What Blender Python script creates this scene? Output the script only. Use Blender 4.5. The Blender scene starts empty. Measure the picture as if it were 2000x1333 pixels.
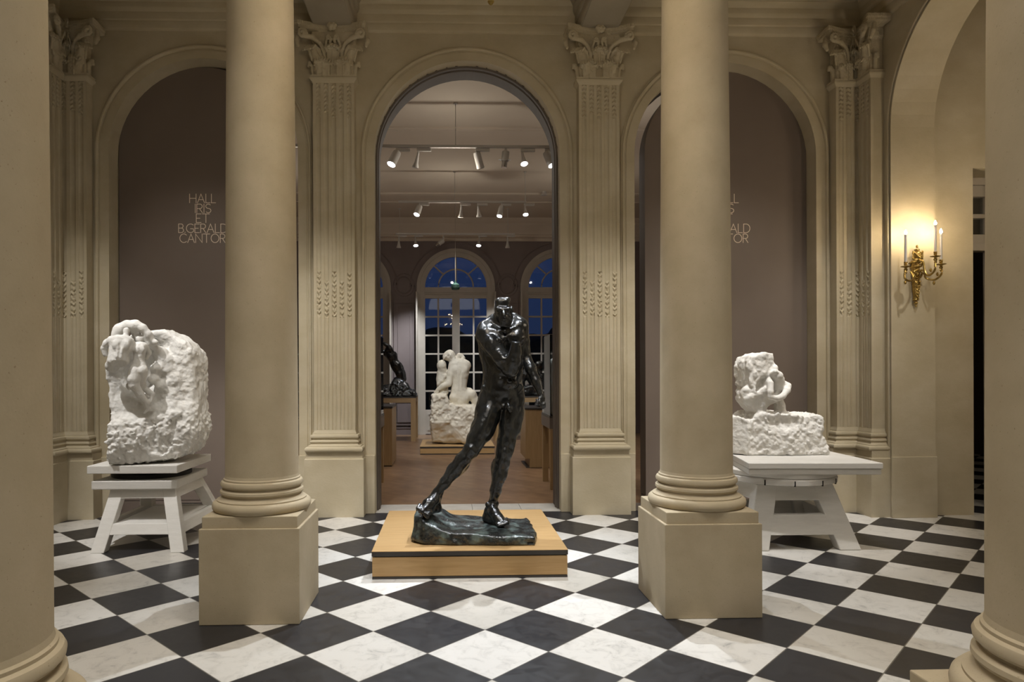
import bpy, math, random
import numpy as np
from mathutils import Vector, Matrix
random.seed(7)
S = bpy.context.scene
COL = S.collection
PI = math.pi

# ------------------------------------------------------------------ camera, world, light, exposure
F_PX, U0, V0, YAW, ROLL, H_CAM = 1339.1, 914.3, 727.8, -0.02740, -0.00383, 1.6375
cam = bpy.data.cameras.new('camera'); cam_o = bpy.data.objects.new('camera', cam); COL.objects.link(cam_o)
cam.sensor_fit = 'HORIZONTAL'; cam.sensor_width = 36.0; cam.lens = F_PX / 2000 * 36
cam.shift_x = (1000 - U0) / 2000; cam.shift_y = (V0 - 666.5) / 2000
cam.clip_start = 0.05; cam.clip_end = 400
cam_o.matrix_world = Matrix.Translation((0, 0, H_CAM)) @ Matrix.Rotation(YAW, 4, 'Z') @ Matrix.Rotation(PI/2, 4, 'X') @ Matrix.Rotation(ROLL, 4, 'Z')
S.camera = cam_o
S.view_settings.view_transform = 'Standard'; S.view_settings.look = 'None'
S.view_settings.gamma = 1.0; S.view_settings.use_curve_mapping = False
S.view_settings.exposure = 0.0
try:
    S.cycles.use_denoising = True; S.cycles.max_bounces = 8; S.cycles.diffuse_bounces = 4
    S.cycles.sample_clamp_indirect = 4.0
except Exception: pass

world = bpy.data.worlds.new('dusk_sky'); S.world = world; world.use_nodes = True
wn = world.node_tree.nodes; wl = world.node_tree.links
tc = wn.new('ShaderNodeTexCoord'); sx = wn.new('ShaderNodeSeparateXYZ'); cr = wn.new('ShaderNodeValToRGB')
wl.new(tc.outputs['Generated'], sx.inputs[0]); wl.new(sx.outputs['Z'], cr.inputs[0]); wl.new(cr.outputs[0], wn['Background'].inputs[0])
cr.color_ramp.elements[0].position = 0.0; cr.color_ramp.elements[0].color = (0.016, 0.028, 0.070, 1)
cr.color_ramp.elements[1].position = 0.5; cr.color_ramp.elements[1].color = (0.010, 0.030, 0.12, 1)
wn['Background'].inputs[1].default_value = 1.0

WARM = (1.0, 0.80, 0.55); NEUT = (1.0, 0.90, 0.76); COOL = (0.88, 0.935, 1.0)
def spot(name, loc, target, power, size=60, blend=0.6, col=NEUT, radius=0.06):
    l = bpy.data.lights.new(name, 'SPOT'); l.energy = power; l.spot_size = math.radians(size); l.spot_blend = blend
    l.color = col; l.shadow_soft_size = radius
    o = bpy.data.objects.new(name, l); COL.objects.link(o); o.location = loc
    o.rotation_euler = (Vector(target) - Vector(loc)).to_track_quat('-Z', 'Y').to_euler(); return o
def area(name, loc, target, power, sx_, sy_, col=NEUT):
    l = bpy.data.lights.new(name, 'AREA'); l.energy = power; l.shape = 'RECTANGLE'; l.size = sx_; l.size_y = sy_; l.color = col
    o = bpy.data.objects.new(name, l); COL.objects.link(o); o.location = loc
    o.rotation_euler = (Vector(target) - Vector(loc)).to_track_quat('-Z', 'Y').to_euler(); return o
def point(name, loc, power, radius=0.05, col=WARM):
    l = bpy.data.lights.new(name, 'POINT'); l.energy = power; l.shadow_soft_size = radius; l.color = col
    o = bpy.data.objects.new(name, l); COL.objects.link(o); o.location = loc; return o
#LIGHTS_BEGIN
LN = (1.0, 0.955, 0.88); LW = (1.0, 0.85, 0.64)
# hall: ceiling spots
spot('hall_spot', (-0.6, 4.6, 5.6), (0.3, 6.1, 1.2), 420, 40, 0.8, COOL, 0.03)       # bronze figure, front left
spot('hall_spot', (1.35, 4.3, 5.6), (0.45, 6.0, 1.4), 420, 38, 0.8, COOL, 0.03)      # bronze figure, front right
spot('hall_spot', (1.2, 7.5, 5.5), (0.0, 5.0, 0.1), 950, 50, 0.8, COOL, 0.03)       # from behind, throws the shadow forward
spot('hall_spot', (-0.8, 7.5, 5.5), (0.9, 5.2, 0.1), 700, 50, 0.8, COOL, 0.03)
spot('hall_spot', (-4.15, 4.7, 5.5), (-2.9, 6.7, 1.4), 680, 36, 0.7, (1.0, 0.975, 0.95), 0.03)       # relief at left
spot('hall_spot', (-2.0, 4.4, 5.6), (-2.85, 6.7, 1.0), 60, 38, 0.8, LN, 0.03)
spot('hall_spot', (2.7, 5.4, 5.6), (3.25, 6.7, 1.3), 600, 36, 0.7, (1.0, 0.975, 0.95), 0.03)          # marble at right
spot('hall_spot', (4.3, 5.0, 5.6), (3.2, 6.6, 1.0), 70, 40, 0.8, LN, 0.03)
for X, P in ((-4.15, 260), (-1.95, 200), (-1.31, 400), (0.2, 160), (1.74, 400), (2.45, 200), (4.3, 300)):     # wall washers low on the arcade
    spot('hall_washer', (X, 5.3, 5.55), (X, 8.02, 0.55), P, 44, 1.0, LN, 0.08)
for X in (-2.85, 3.3): spot('hall_washer', (X, 4.9, 5.5), (X, 8.1, 1.8), 170, 50, 1.0, LN, 0.1)
for X in (-2.9, 0.2, 3.3):
    for Y in (0.3, 3.3):
        spot('hall_downlight', (X, Y, 5.6), (X, Y+0.2, 0), 330, 66, 1.0, LN, 0.15)
for X in (-1.3, 1.75):                                                               # from behind the camera onto the columns
    spot('hall_downlight', (X*1.1, 2.9, 5.5), (X, 4.8, 0.9), 95, 50, 1.0, LN, 0.1)
    spot('hall_downlight', (X*0.6, -1.2, 5.2), (X, 2.2, 1.0), 95, 60, 1.0, LN, 0.1)
point('chandelier_glow', (0.207, 3.3, 4.30), 90, 0.10, LW)
area('hall_fill', (0.2, 1.5, 5.5), (0.2, 2.5, 0), 85, 5, 5, LN)  # soft area fill added to lift the upper hall, not a fixture
point('far_room_fill', (7.0, 10.5, 3.2), 10, 0.2, LW)  # dim unseen point added so the floor beyond the door shows
point('soffit_fill', (5.15, 5.32, 3.2), 24, 0.12, LW)  # unseen point added to brighten the arch soffit, no sconce is built here
point('passage_lamp', (6.9, 5.4, 3.4), 34, 0.2, LW)
# gallery: added ceiling fill points, then track spots
for X in (-2.5, 0.1, 2.7):
    for Y in (10.2, 13.67): point('gallery_ceiling_fill', (X, Y, 4.6), 11, 0.03, (1.0, 0.92, 0.80))  # bare points added near the tracks to brighten the ceiling
for X, Y, tx, ty, tz, P in ((-0.9, 10.2, 0.1, 14.3, 0.9, 560), (0.9, 13.67, 0.1, 14.3, 1.2, 60), (0.8, 10.2, 1.8, 12, 1.2, 260),
                            (-0.6, 13.67, -1.3, 16.8, 1.3, 420), (1.1, 13.67, 1.6, 16.8, 1.3, 320), (-0.9, 10.2, -2.2, 9.6, 1.0, 260), (1.1, 10.2, 2.1, 9.6, 1.2, 320),
                            (-0.6, 16.6, -1.3, 18.1, 0.9, 700), (0.6, 16.6, 1.5, 18.1, 0.9, 700), (0.3, 16.6, 0.2, 18.1, 0.6, 200)):
    spot('gallery_spot', (X, Y, 4.85), (tx, ty, tz), P, 46, 0.9, COOL, 0.03)
for X in (-3.5, 0.2, 3.5):
    for Y in (9.9, 12.2, 15.6):
        spot('gallery_downlight', (X, Y, 5.0), (X, Y, 0), 260, 70, 0.9, (1.0, 0.95, 0.88), 0.05)
#LIGHTS_END

# ------------------------------------------------------------------ survey helper: a sight-line point at a measured depth
def ray(u, v):
    a, b = u - U0, v - V0; c, s = math.cos(ROLL), math.sin(ROLL)
    a, b = a*c + b*s, -a*s + b*c
    xr, zr = a / F_PX, -b / F_PX; c, s = math.cos(YAW), math.sin(YAW)
    return np.array([c*xr - s, s*xr + c, zr])
def at(u, v, y):
    d = ray(u, v); return d * (y / d[1]) + np.array([0, 0, H_CAM])
def atz(u, v, z=0.0):
    d = ray(u, v); return d * ((z - H_CAM) / d[2]) + np.array([0, 0, H_CAM])

# ------------------------------------------------------------------ materials
def new_mat(name):
    m = bpy.data.materials.new(name); m.use_nodes = True
    return m, m.node_tree.nodes, m.node_tree.links, m.node_tree.nodes['Principled BSDF']
def N(nodes, kind, **kw):
    n = nodes.new(kind)
    for k, v in kw.items():
        if k in n.inputs: n.inputs[k].default_value = v
        else: setattr(n, k, v)
    return n
def mottled(name, c1, c2, rough=0.6, scale=3.0, detail=6, bump=0.0, bscale=60, spec=0.5, metal=0.0, speck=None, stretch=(1,1,1), sss=0.0, rough2=None, c3=None, dist=0.0):
    m, n, l, b = new_mat(name)
    t = N(n, 'ShaderNodeTexCoord'); mp = N(n, 'ShaderNodeMapping'); mp.inputs['Scale'].default_value = stretch
    l.new(t.outputs['Object'], mp.inputs['Vector'])
    no = N(n, 'ShaderNodeTexNoise', Scale=scale, Detail=detail, Roughness=0.62, Distortion=dist); l.new(mp.outputs[0], no.inputs['Vector'])
    r = N(n, 'ShaderNodeValToRGB'); e = r.color_ramp.elements
    e[0].position, e[1].position = 0.32, 0.68; e[0].color, e[1].color = (*c1, 1), (*c2, 1)
    if c3: x = e.new(0.5); x.color = (*c3, 1)
    l.new(no.outputs['Fac'], r.inputs[0]); out = r.outputs[0]
    if speck:
        sn = N(n, 'ShaderNodeTexNoise', Scale=speck[0], Detail=2); l.new(t.outputs['Object'], sn.inputs['Vector'])
        sr = N(n, 'ShaderNodeValToRGB'); sr.color_ramp.elements[0].position = speck[1]; sr.color_ramp.elements[1].position = speck[1] + .08
        l.new(sn.outputs['Fac'], sr.inputs[0])
        mx = N(n, 'ShaderNodeMixRGB'); mx.blend_type = 'MIX'; mx.inputs[2].default_value = (*speck[2], 1)
        l.new(sr.outputs[0], mx.inputs[0]); l.new(out, mx.inputs[1]); out = mx.outputs[0]
    l.new(out, b.inputs['Base Color'])
    b.inputs['Roughness'].default_value = rough; b.inputs['Metallic'].default_value = metal
    b.inputs['Specular IOR Level'].default_value = spec
    if rough2 is not None:
        mr = N(n, 'ShaderNodeMapRange'); mr.inputs['To Min'].default_value = rough; mr.inputs['To Max'].default_value = rough2
        l.new(no.outputs['Fac'], mr.inputs['Value']); l.new(mr.outputs[0], b.inputs['Roughness'])
    if sss: b.inputs['Subsurface Weight'].default_value = sss; b.inputs['Subsurface Radius'].default_value = (0.02, 0.015, 0.01)
    if bump:
        bn = N(n, 'ShaderNodeTexNoise', Scale=bscale, Detail=4); l.new(mp.outputs[0], bn.inputs['Vector'])
        bp = N(n, 'ShaderNodeBump', Strength=bump, Distance=0.01); l.new(bn.outputs['Fac'], bp.inputs['Height']); l.new(bp.outputs[0], b.inputs['Normal'])
    return m
def plain(name, c, rough=0.5, metal=0.0, spec=0.5, emit=None, es=0.0):
    m, n, l, b = new_mat(name)
    b.inputs['Base Color'].default_value = (*c, 1); b.inputs['Roughness'].default_value = rough
    b.inputs['Metallic'].default_value = metal; b.inputs['Specular IOR Level'].default_value = spec
    if emit: b.inputs['Emission Color'].default_value = (*emit, 1); b.inputs['Emission Strength'].default_value = es
    return m
M = {}
M['stone'] = mottled('painted_limestone', (0.45, 0.385, 0.265), (0.56, 0.495, 0.37), 0.75, 1.6, 8, 0.12, 40, 0.25, c3=(0.50, 0.435, 0.31), stretch=(1, 1, 1.4))
M['column'] = mottled('limestone_column', (0.43, 0.355, 0.24), (0.54, 0.455, 0.325), 0.72, 2.2, 8, 0.05, 90, 0.25, speck=(140, 0.69, (0.30, 0.23, 0.14)), c3=(0.48, 0.405, 0.28))
M['soffit'] = mottled('ceiling_plaster', (0.33, 0.29, 0.22), (0.40, 0.35, 0.27), 0.8, 1.2, 5, 0.03, 30, 0.2)
M['taupe'] = mottled('taupe_paint', (0.165, 0.130, 0.108), (0.185, 0.148, 0.124), 0.55, 1.0, 3, 0.02, 200, 0.35)
M['taupe_dark'] = mottled('dark_taupe_paint', (0.10, 0.082, 0.066), (0.125, 0.10, 0.082), 0.6, 1.5, 3, 0.02, 100, 0.3)
M['mauve'] = mottled('mauve_grey_paint', (0.21, 0.170, 0.162), (0.24, 0.196, 0.188), 0.6, 1.0, 3, 0.02, 100, 0.3)
M['upper'] = mottled('gallery_ceiling_paint', (0.66, 0.58, 0.48), (0.70, 0.62, 0.52), 0.85, 0.8, 3, 0.0, 30, 0.2)
M['joinery'] = mottled('window_joinery_paint', (0.42, 0.38, 0.32), (0.48, 0.43, 0.37), 0.45, 2, 3, 0.02, 60, 0.4)
M['black'] = plain('black_gap', (0.012, 0.010, 0.009), 0.8)
M['letter'] = plain('lettering_cream', (0.80, 0.68, 0.54), 0.6)
M['marble'] = mottled('white_marble', (0.72, 0.70, 0.66), (0.83, 0.82, 0.79), 0.5, 3, 6, 0.10, 60, 0.4, sss=0.0)
M['marble_rough'] = mottled('chiselled_marble', (0.70, 0.68, 0.64), (0.84, 0.83, 0.80), 0.7, 5, 8, 0.5, 45, 0.3)
M['plaster'] = mottled('ivory_marble', (0.66, 0.59, 0.46), (0.78, 0.72, 0.60), 0.6, 3, 6, 0.3, 50, 0.35)
M['bronze'] = mottled('black_bronze_patina', (0.005, 0.005, 0.005), (0.022, 0.023, 0.022), 0.15, 7, 8, 0.30, 26, 0.75, metal=0.10, rough2=0.30)
M['bronze_green'] = mottled('green_bronze_patina', (0.006, 0.007, 0.007), (0.13, 0.18, 0.17), 0.16, 9, 9, 0.8, 34, 1.0, metal=0.15, rough2=0.42, c3=(0.014, 0.018, 0.018))
M['white_paint'] = mottled('white_painted_wood', (0.70, 0.68, 0.64), (0.78, 0.76, 0.72), 0.45, 4, 5, 0.15, 30, 0.4, stretch=(1, 1, 6))
M['iron'] = plain('dark_iron', (0.02, 0.02, 0.022), 0.5, 0.6)
M['gold'] = mottled('gilt_bronze', (0.30, 0.20, 0.06), (0.55, 0.40, 0.14), 0.30, 20, 4, 0.2, 80, 0.5, metal=1.0)
M['candle'] = plain('candle_tube', (0.52, 0.50, 0.50), 0.35)
M['bulb'] = plain('flame_bulb', (1, 0.9, 0.7), 0.3, emit=(1.0, 0.78, 0.50), es=620)
M['chand_bulb'] = plain('chandelier_bulb', (1, 0.9, 0.7), 0.3, emit=(1.0, 0.72, 0.38), es=90)
M['lamp_white'] = plain('white_lamp_housing', (0.55, 0.52, 0.48), 0.45)
M['lamp_face'] = plain('lit_lamp_lens', (1, 1, 1), 0.3, emit=(0.95, 0.97, 1.0), es=14)
M['chrome'] = plain('chrome', (0.6, 0.6, 0.6), 0.15, 1.0)
M['silver_wire'] = mottled('crushed_silver_bronze', (0.02, 0.02, 0.02), (0.55, 0.6, 0.65), 0.2, 60, 5, 1.0, 70, 0.9, metal=0.7)
M['green_glass'] = plain('green_glass', (0.05, 0.12, 0.10), 0.4, 0.0, 0.5)
M['foliage'] = mottled('night_foliage', (0.012, 0.016, 0.010), (0.03, 0.04, 0.02), 0.9, 3, 4)
M['lawn'] = mottled('night_lawn', (0.012, 0.014, 0.010), (0.02, 0.024, 0.014), 0.95, 2, 3)

def glass_mat(name, tint=(1, 1, 1), refl=0.08):
    m, n, l, b = new_mat(name); n.remove(b)
    tr = N(n, 'ShaderNodeBsdfTransparent'); tr.inputs[0].default_value = (*tint, 1)
    gl = N(n, 'ShaderNodeBsdfGlossy'); gl.inputs['Roughness'].default_value = 0.02
    fr = N(n, 'ShaderNodeFresnel'); fr.inputs[0].default_value = 1.5
    mx = N(n, 'ShaderNodeMixShader'); l.new(fr.outputs[0], mx.inputs[0]); l.new(tr.outputs[0], mx.inputs[1]); l.new(gl.outputs[0], mx.inputs[2])
    l.new(mx.outputs[0], n['Material Output'].inputs[0]); return m
M['glass'] = glass_mat('window_glass', (0.85, 0.87, 0.88))
M['case_glass'] = glass_mat('display_case_glass', (0.94, 0.96, 0.96))

def wood(name, c1, c2, rough=0.4, axis=0, scale=1.0):
    m, n, l, b = new_mat(name)
    t = N(n, 'ShaderNodeTexCoord'); mp = N(n, 'ShaderNodeMapping'); sc = [14*scale]*3; sc[axis] = 0.9*scale
    mp.inputs['Scale'].default_value = sc; l.new(t.outputs['Object'], mp.inputs[0])
    no = N(n, 'ShaderNodeTexNoise', Scale=3.0, Detail=8, Roughness=0.6, Distortion=0.4); l.new(mp.outputs[0], no.inputs['Vector'])
    r = N(n, 'ShaderNodeValToRGB'); e = r.color_ramp.elements; e[0].position, e[1].position = 0.3, 0.7
    e[0].color, e[1].color = (*c1, 1), (*c2, 1); l.new(no.outputs['Fac'], r.inputs[0]); l.new(r.outputs[0], b.inputs['Base Color'])
    b.inputs['Roughness'].default_value = rough; b.inputs['Specular IOR Level'].default_value = 0.4
    return m
M['oak'] = wood('oak', (0.40, 0.245, 0.10), (0.50, 0.32, 0.145), 0.42)
M['oak_v'] = wood('oak_upright', (0.33, 0.215, 0.10), (0.42, 0.28, 0.14), 0.45, axis=2)
M['oak_dark'] = plain('dark_bronze_edge', (0.045, 0.038, 0.032), 0.45)
M['oak_far'] = wood('oak_table', (0.30, 0.20, 0.10), (0.38, 0.26, 0.135), 0.45)

def tile_mat():
    m, n, l, b = new_mat('black_and_white_marble_tiles')
    g = N(n, 'ShaderNodeNewGeometry'); mp = N(n, 'ShaderNodeMapping')
    # lattice corner (0,0) lies at world (-1.194, 4.352); tiles 0.5 m, laid diagonally
    l.new(g.outputs['Position'], mp.inputs[0]); mp.vector_type = 'POINT'
    th = math.radians(45)
    c, s = math.cos(th), math.sin(th); k = 2.0
    ox, oy = -1.194, 4.352
    mp.inputs['Rotation'].default_value = (0, 0, th); mp.inputs['Scale'].default_value = (k, k, k)
    mp.inputs['Location'].default_value = (-k*(c*ox - s*oy), -k*(s*ox + c*oy), 0)
    # mapping rotation by +45 deg gives axes i=(x-y)/sqrt2, j=(x+y)/sqrt2
    sp = N(n, 'ShaderNodeSeparateXYZ'); l.new(mp.outputs[0], sp.inputs[0])
    def mth(op, a, bb=None):
        q = N(n, 'ShaderNodeMath'); q.operation = op
        for i_, v_ in ((0, a), (1, bb)):
            if v_ is None: continue
            if isinstance(v_, (int, float)): q.inputs[i_].default_value = v_
            else: l.new(v_, q.inputs[i_])
        return q.outputs[0]
    i, j = sp.outputs['X'], sp.outputs['Y']
    fi, fj = mth('FLOOR', i), mth('FLOOR', j)
    par = mth('MODULO', mth('ADD', mth('ADD', fi, fj), 1000), 2)          # 0 = black
    cb = N(n, 'ShaderNodeCombineXYZ'); l.new(fi, cb.inputs[0]); l.new(fj, cb.inputs[1])
    wn_ = N(n, 'ShaderNodeTexWhiteNoise'); wn_.noise_dimensions = '3D'; l.new(cb.outputs[0], wn_.inputs['Vector'])
    # veins: offset per tile
    off = N(n, 'ShaderNodeVectorMath'); off.operation = 'MULTIPLY_ADD'; l.new(wn_.outputs['Color'], off.inputs[0]); off.inputs[1].default_value = (40, 40, 40); l.new(g.outputs['Position'], off.inputs[2])
    ve = N(n, 'ShaderNodeTexNoise', Scale=8.5, Detail=12, Roughness=0.72, Distortion=0.9); l.new(off.outputs[0], ve.inputs['Vector'])
    wr = N(n, 'ShaderNodeValToRGB'); e = wr.color_ramp.elements
    e[0].position, e[0].color = 0.30, (0.40, 0.40, 0.395, 1); e[1].position, e[1].color = 0.52, (0.70, 0.69, 0.665, 1)
    x = e.new(0.42); x.color = (0.62, 0.61, 0.585, 1)
    l.new(ve.outputs['Fac'], wr.inputs[0])
    br = N(n, 'ShaderNodeValToRGB'); e = br.color_ramp.elements
    e[0].position, e[0].color = 0.35, (0.016, 0.016, 0.020, 1); e[1].position, e[1].color = 0.75, (0.036, 0.037, 0.043, 1)
    l.new(ve.outputs['Fac'], br.inputs[0])
    # per tile tint
    tint = N(n, 'ShaderNodeMixRGB'); tint.blend_type = 'MULTIPLY'; tint.inputs[0].default_value = 1.0
    tr = N(n, 'ShaderNodeValToRGB'); e = tr.color_ramp.elements; e[0].color = (0.80, 0.77, 0.72, 1); e[1].color = (1.08, 1.07, 1.06, 1)
    l.new(wn_.outputs['Value'], tr.inputs[0])
    mx = N(n, 'ShaderNodeMixRGB'); l.new(par, mx.inputs[0]); l.new(br.outputs[0], mx.inputs[1]); l.new(wr.outputs[0], mx.inputs[2])
    l.new(mx.outputs[0], tint.inputs[1]); l.new(tr.outputs[0], tint.inputs[2])
    # joints
    def edge(q, f):
        d = mth('SUBTRACT', q, f); return mth('MINIMUM', d, mth('SUBTRACT', 1.0, d))
    ed = mth('MINIMUM', edge(i, fi), edge(j, fj)); jn = mth('LESS_THAN', ed, 0.006)
    mj = N(n, 'ShaderNodeMixRGB'); l.new(jn, mj.inputs[0]); l.new(tint.outputs[0], mj.inputs[1]); mj.inputs[2].default_value = (0.16, 0.145, 0.12, 1)
    l.new(mj.outputs[0], b.inputs['Base Color'])
    rr = N(n, 'ShaderNodeMapRange'); rr.inputs['From Min'].default_value = 0.3; rr.inputs['From Max'].default_value = 0.7
    rr.inputs['To Min'].default_value = 0.30; rr.inputs['To Max'].default_value = 0.42; l.new(ve.outputs['Fac'], rr.inputs[0]); l.new(rr.outputs[0], b.inputs['Roughness'])
    b.inputs['Specular IOR Level'].default_value = 0.45
    return m
M['tiles'] = tile_mat()
M['slab'] = mottled('pale_threshold_stone', (0.42, 0.40, 0.37), (0.54, 0.52, 0.48), 0.4, 5, 8, 0.05, 60, 0.4)
def parquet():
    m, n, l, b = new_mat('oak_parquet')
    g = N(n, 'ShaderNodeNewGeometry')
    bk = N(n, 'ShaderNodeTexBrick'); bk.offset = 0.5
    mp = N(n, 'ShaderNodeMapping'); mp.inputs['Rotation'].default_value = (0, 0, math.radians(45)); l.new(g.outputs['Position'], mp.inputs[0]); l.new(mp.outputs[0], bk.inputs['Vector'])
    bk.inputs['Color1'].default_value = (0.17, 0.098, 0.052, 1); bk.inputs['Color2'].default_value = (0.235, 0.142, 0.08, 1); bk.inputs['Mortar'].default_value = (0.10, 0.055, 0.03, 1)
    bk.inputs['Scale'].default_value = 1.0; bk.inputs['Mortar Size'].default_value = 0.002; bk.inputs['Brick Width'].default_value = 0.5; bk.inputs['Row Height'].default_value = 0.09
    no = N(n, 'ShaderNodeTexNoise', Scale=6.0, Detail=6); mx = N(n, 'ShaderNodeMixRGB'); mx.blend_type = 'OVERLAY'; mx.inputs[0].default_value = 0.45
    l.new(g.outputs['Position'], no.inputs['Vector']); l.new(bk.outputs[0], mx.inputs[1]); l.new(no.outputs['Fac'], mx.inputs[2]); l.new(mx.outputs[0], b.inputs['Base Color'])
    b.inputs['Roughness'].default_value = 0.33; b.inputs['Specular IOR Level'].default_value = 0.4
    return m
M['parquet'] = parquet()

# ------------------------------------------------------------------ mesh helpers
def tag(o, label=None, cat=None, group=None, kind=None):
    if label: o['label'] = label
    if cat: o['category'] = cat
    if group: o['group'] = group
    if kind: o['kind'] = kind
    return o
def empty(name, loc=(0, 0, 0)):
    o = bpy.data.objects.new(name, None); COL.objects.link(o); o.location = loc; o.empty_display_size = 0.1; return o
def link_mesh(name, me, mat, parent=None, smooth=False):
    if mat is not None and len(me.materials) == 0:
        for q in (mat if isinstance(mat, (list, tuple)) else [mat]): me.materials.append(q)
    if smooth: me.polygons.foreach_set('use_smooth', np.ones(len(me.polygons), bool))
    o = bpy.data.objects.new(name, me); COL.objects.link(o)
    if parent is not None:
        o.parent = parent
        L = np.array(parent.matrix_basis.translation)
        if parent.parent is not None: L = L + np.array(parent.parent.matrix_basis.translation)
        if np.abs(L).max() > 1e-9: me.transform(Matrix.Translation(-Vector(L)))
    return o
def centre(o):                                                  # put a stand-alone mesh's origin at the middle of its foot
    me = o.data; n = len(me.vertices); co = np.empty(n*3); me.vertices.foreach_get('co', co); co = co.reshape(-1, 3)
    c = Vector(((co[:, 0].min()+co[:, 0].max())/2, (co[:, 1].min()+co[:, 1].max())/2, co[:, 2].min()))
    me.transform(Matrix.Translation(-c)); o.location = c; return o
class MB:
    def __init__(s): s.v = []; s.f = []
    def add(s, vs, fs):
        b = len(s.v); s.v += [tuple(map(float, p)) for p in vs]; s.f += [tuple(i + b for i in f) for f in fs]; return s
    def box(s, x0, x1, y0, y1, z0, z1):
        return s.add([(x0,y0,z0),(x1,y0,z0),(x1,y1,z0),(x0,y1,z0),(x0,y0,z1),(x1,y0,z1),(x1,y1,z1),(x0,y1,z1)],
                     [(0,3,2,1),(4,5,6,7),(0,1,5,4),(1,2,6,5),(2,3,7,6),(3,0,4,7)])
    def hexa(s, bot, top):                                      # 4 bottom and 4 top points, same winding
        return s.add(list(bot) + list(top), [(0,3,2,1),(4,5,6,7),(0,1,5,4),(1,2,6,5),(2,3,7,6),(3,0,4,7)])
    def prism(s, poly, z0, z1, axis='z'):
        n = len(poly)
        P = (lambda p, q: (p[0], p[1], q)) if axis == 'z' else ((lambda p, q: (p[0], q, p[1])) if axis == 'y' else (lambda p, q: (q, p[0], p[1])))
        return s.add([P(p, z0) for p in poly] + [P(p, z1) for p in poly],
                     [tuple(range(n))[::-1], tuple(range(n, 2*n))] + [(i, (i+1) % n, n + (i+1) % n, n + i) for i in range(n)])
    def lathe(s, prof, c=(0, 0, 0), n=48):                      # prof: (r, z) bottom to top
        vs = []; fs = []; m = len(prof)
        for r, z in prof:
            for k in range(n):
                a = 2*PI*k/n; vs.append((c[0] + r*math.cos(a), c[1] + r*math.sin(a), c[2] + z))
        for i in range(m-1):
            for k in range(n):
                k2 = (k+1) % n; fs.append((i*n+k, i*n+k2, (i+1)*n+k2, (i+1)*n+k))
        fs.append(tuple(range(n))[::-1]); fs.append(tuple(range((m-1)*n, m*n))); return s.add(vs, fs)
    def tube(s, path, rad, n=10, flat=1.0):
        P = [np.array(p, float) for p in path]; m = len(P); R = rad if isinstance(rad, (list, tuple)) else [rad]*m
        vs = []; fs = []; up = np.array([0, 0, 1.0])
        for i in range(m):
            t = P[min(i+1, m-1)] - P[max(i-1, 0)]; t = t/(np.linalg.norm(t)+1e-9)
            a = np.cross(t, up)
            if np.linalg.norm(a) < 0.1: a = np.cross(t, np.array([1.0, 0, 0]))
            a /= np.linalg.norm(a); b = np.cross(t, a)
            for k in range(n):
                w = 2*PI*k/n; vs.append(P[i] + R[i]*(math.cos(w)*a + math.sin(w)*b*flat))
        for i in range(m-1):
            for k in range(n):
                k2 = (k+1) % n; fs.append((i*n+k, i*n+k2, (i+1)*n+k2, (i+1)*n+k))
        fs.append(tuple(range(n))[::-1]); fs.append(tuple(range((m-1)*n, m*n))); return s.add(vs, fs)
    def ball(s, c, r, n=12, m=8):
        r = (r, r, r) if isinstance(r, (int, float)) else r; vs = []; fs = []
        for i in range(1, m):
            a = PI*i/m
            for k in range(n):
                w = 2*PI*k/n; vs.append((c[0]+r[0]*math.sin(a)*math.cos(w), c[1]+r[1]*math.sin(a)*math.sin(w), c[2]-r[2]*math.cos(a)))
        for i in range(m-2):
            for k in range(n):
                k2 = (k+1) % n; fs.append((i*n+k, i*n+k2, (i+1)*n+k2, (i+1)*n+k))
        b = len(vs); vs += [(c[0], c[1], c[2]-r[2]), (c[0], c[1], c[2]+r[2])]
        for k in range(n):
            k2 = (k+1) % n; fs.append((b, k2, k)); fs.append((b+1, (m-2)*n+k, (m-2)*n+k2))
        return s.add(vs, fs)
    def sweep(s, prof, path, close_ends=True):
        # prof: list of (out, side) ; path: list of (origin, out_axis, side_axis)
        vs = []; fs = []; m = len(prof)
        for o, a, b in path:
            o, a, b = map(np.array, (o, a, b))
            for p, q in prof: vs.append(o + a*p + b*q)
        for i in range(len(path)-1):
            for k in range(m-1): fs.append((i*m+k, i*m+k+1, (i+1)*m+k+1, (i+1)*m+k))
        if close_ends: fs.append(tuple(range(m))); fs.append(tuple(range((len(path)-1)*m, len(path)*m)))
        return s.add(vs, fs)
    def mesh(s, name):
        me = bpy.data.meshes.new(name); me.from_pydata(s.v, [], s.f); me.validate(); me.update(); return me
    def build(s, name, mat, parent=None, bevel=0.0, smooth=False, seg=2, auto=False):
        o = link_mesh(name, s.mesh(name), mat, parent, smooth)
        if auto:
            o.data.polygons.foreach_set('use_smooth', np.ones(len(o.data.polygons), bool))
            try: o.data.set_sharp_from_angle(angle=math.radians(35))
            except Exception: pass
        if bevel:
            b = o.modifiers.new('bevel', 'BEVEL'); b.width = bevel; b.segments = seg; b.limit_method = 'ANGLE'; b.angle_limit = math.radians(40)
        return o
def struct(mb, name, mat, **kw): return tag(mb.build(name, mat, **kw), kind='structure')

def np_mesh(name, V, Q):
    me = bpy.data.meshes.new(name); V = np.asarray(V, np.float32); Q = np.asarray(Q, np.int32)
    me.vertices.add(len(V)); me.vertices.foreach_set('co', V.ravel())
    me.loops.add(Q.size); me.loops.foreach_set('vertex_index', Q.ravel())
    me.polygons.add(len(Q)); me.polygons.foreach_set('loop_start', np.arange(0, Q.size, Q.shape[1], dtype=np.int32))
    me.polygons.foreach_set('loop_total', np.full(len(Q), Q.shape[1], np.int32))
    me.update(calc_edges=True); return me

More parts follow.
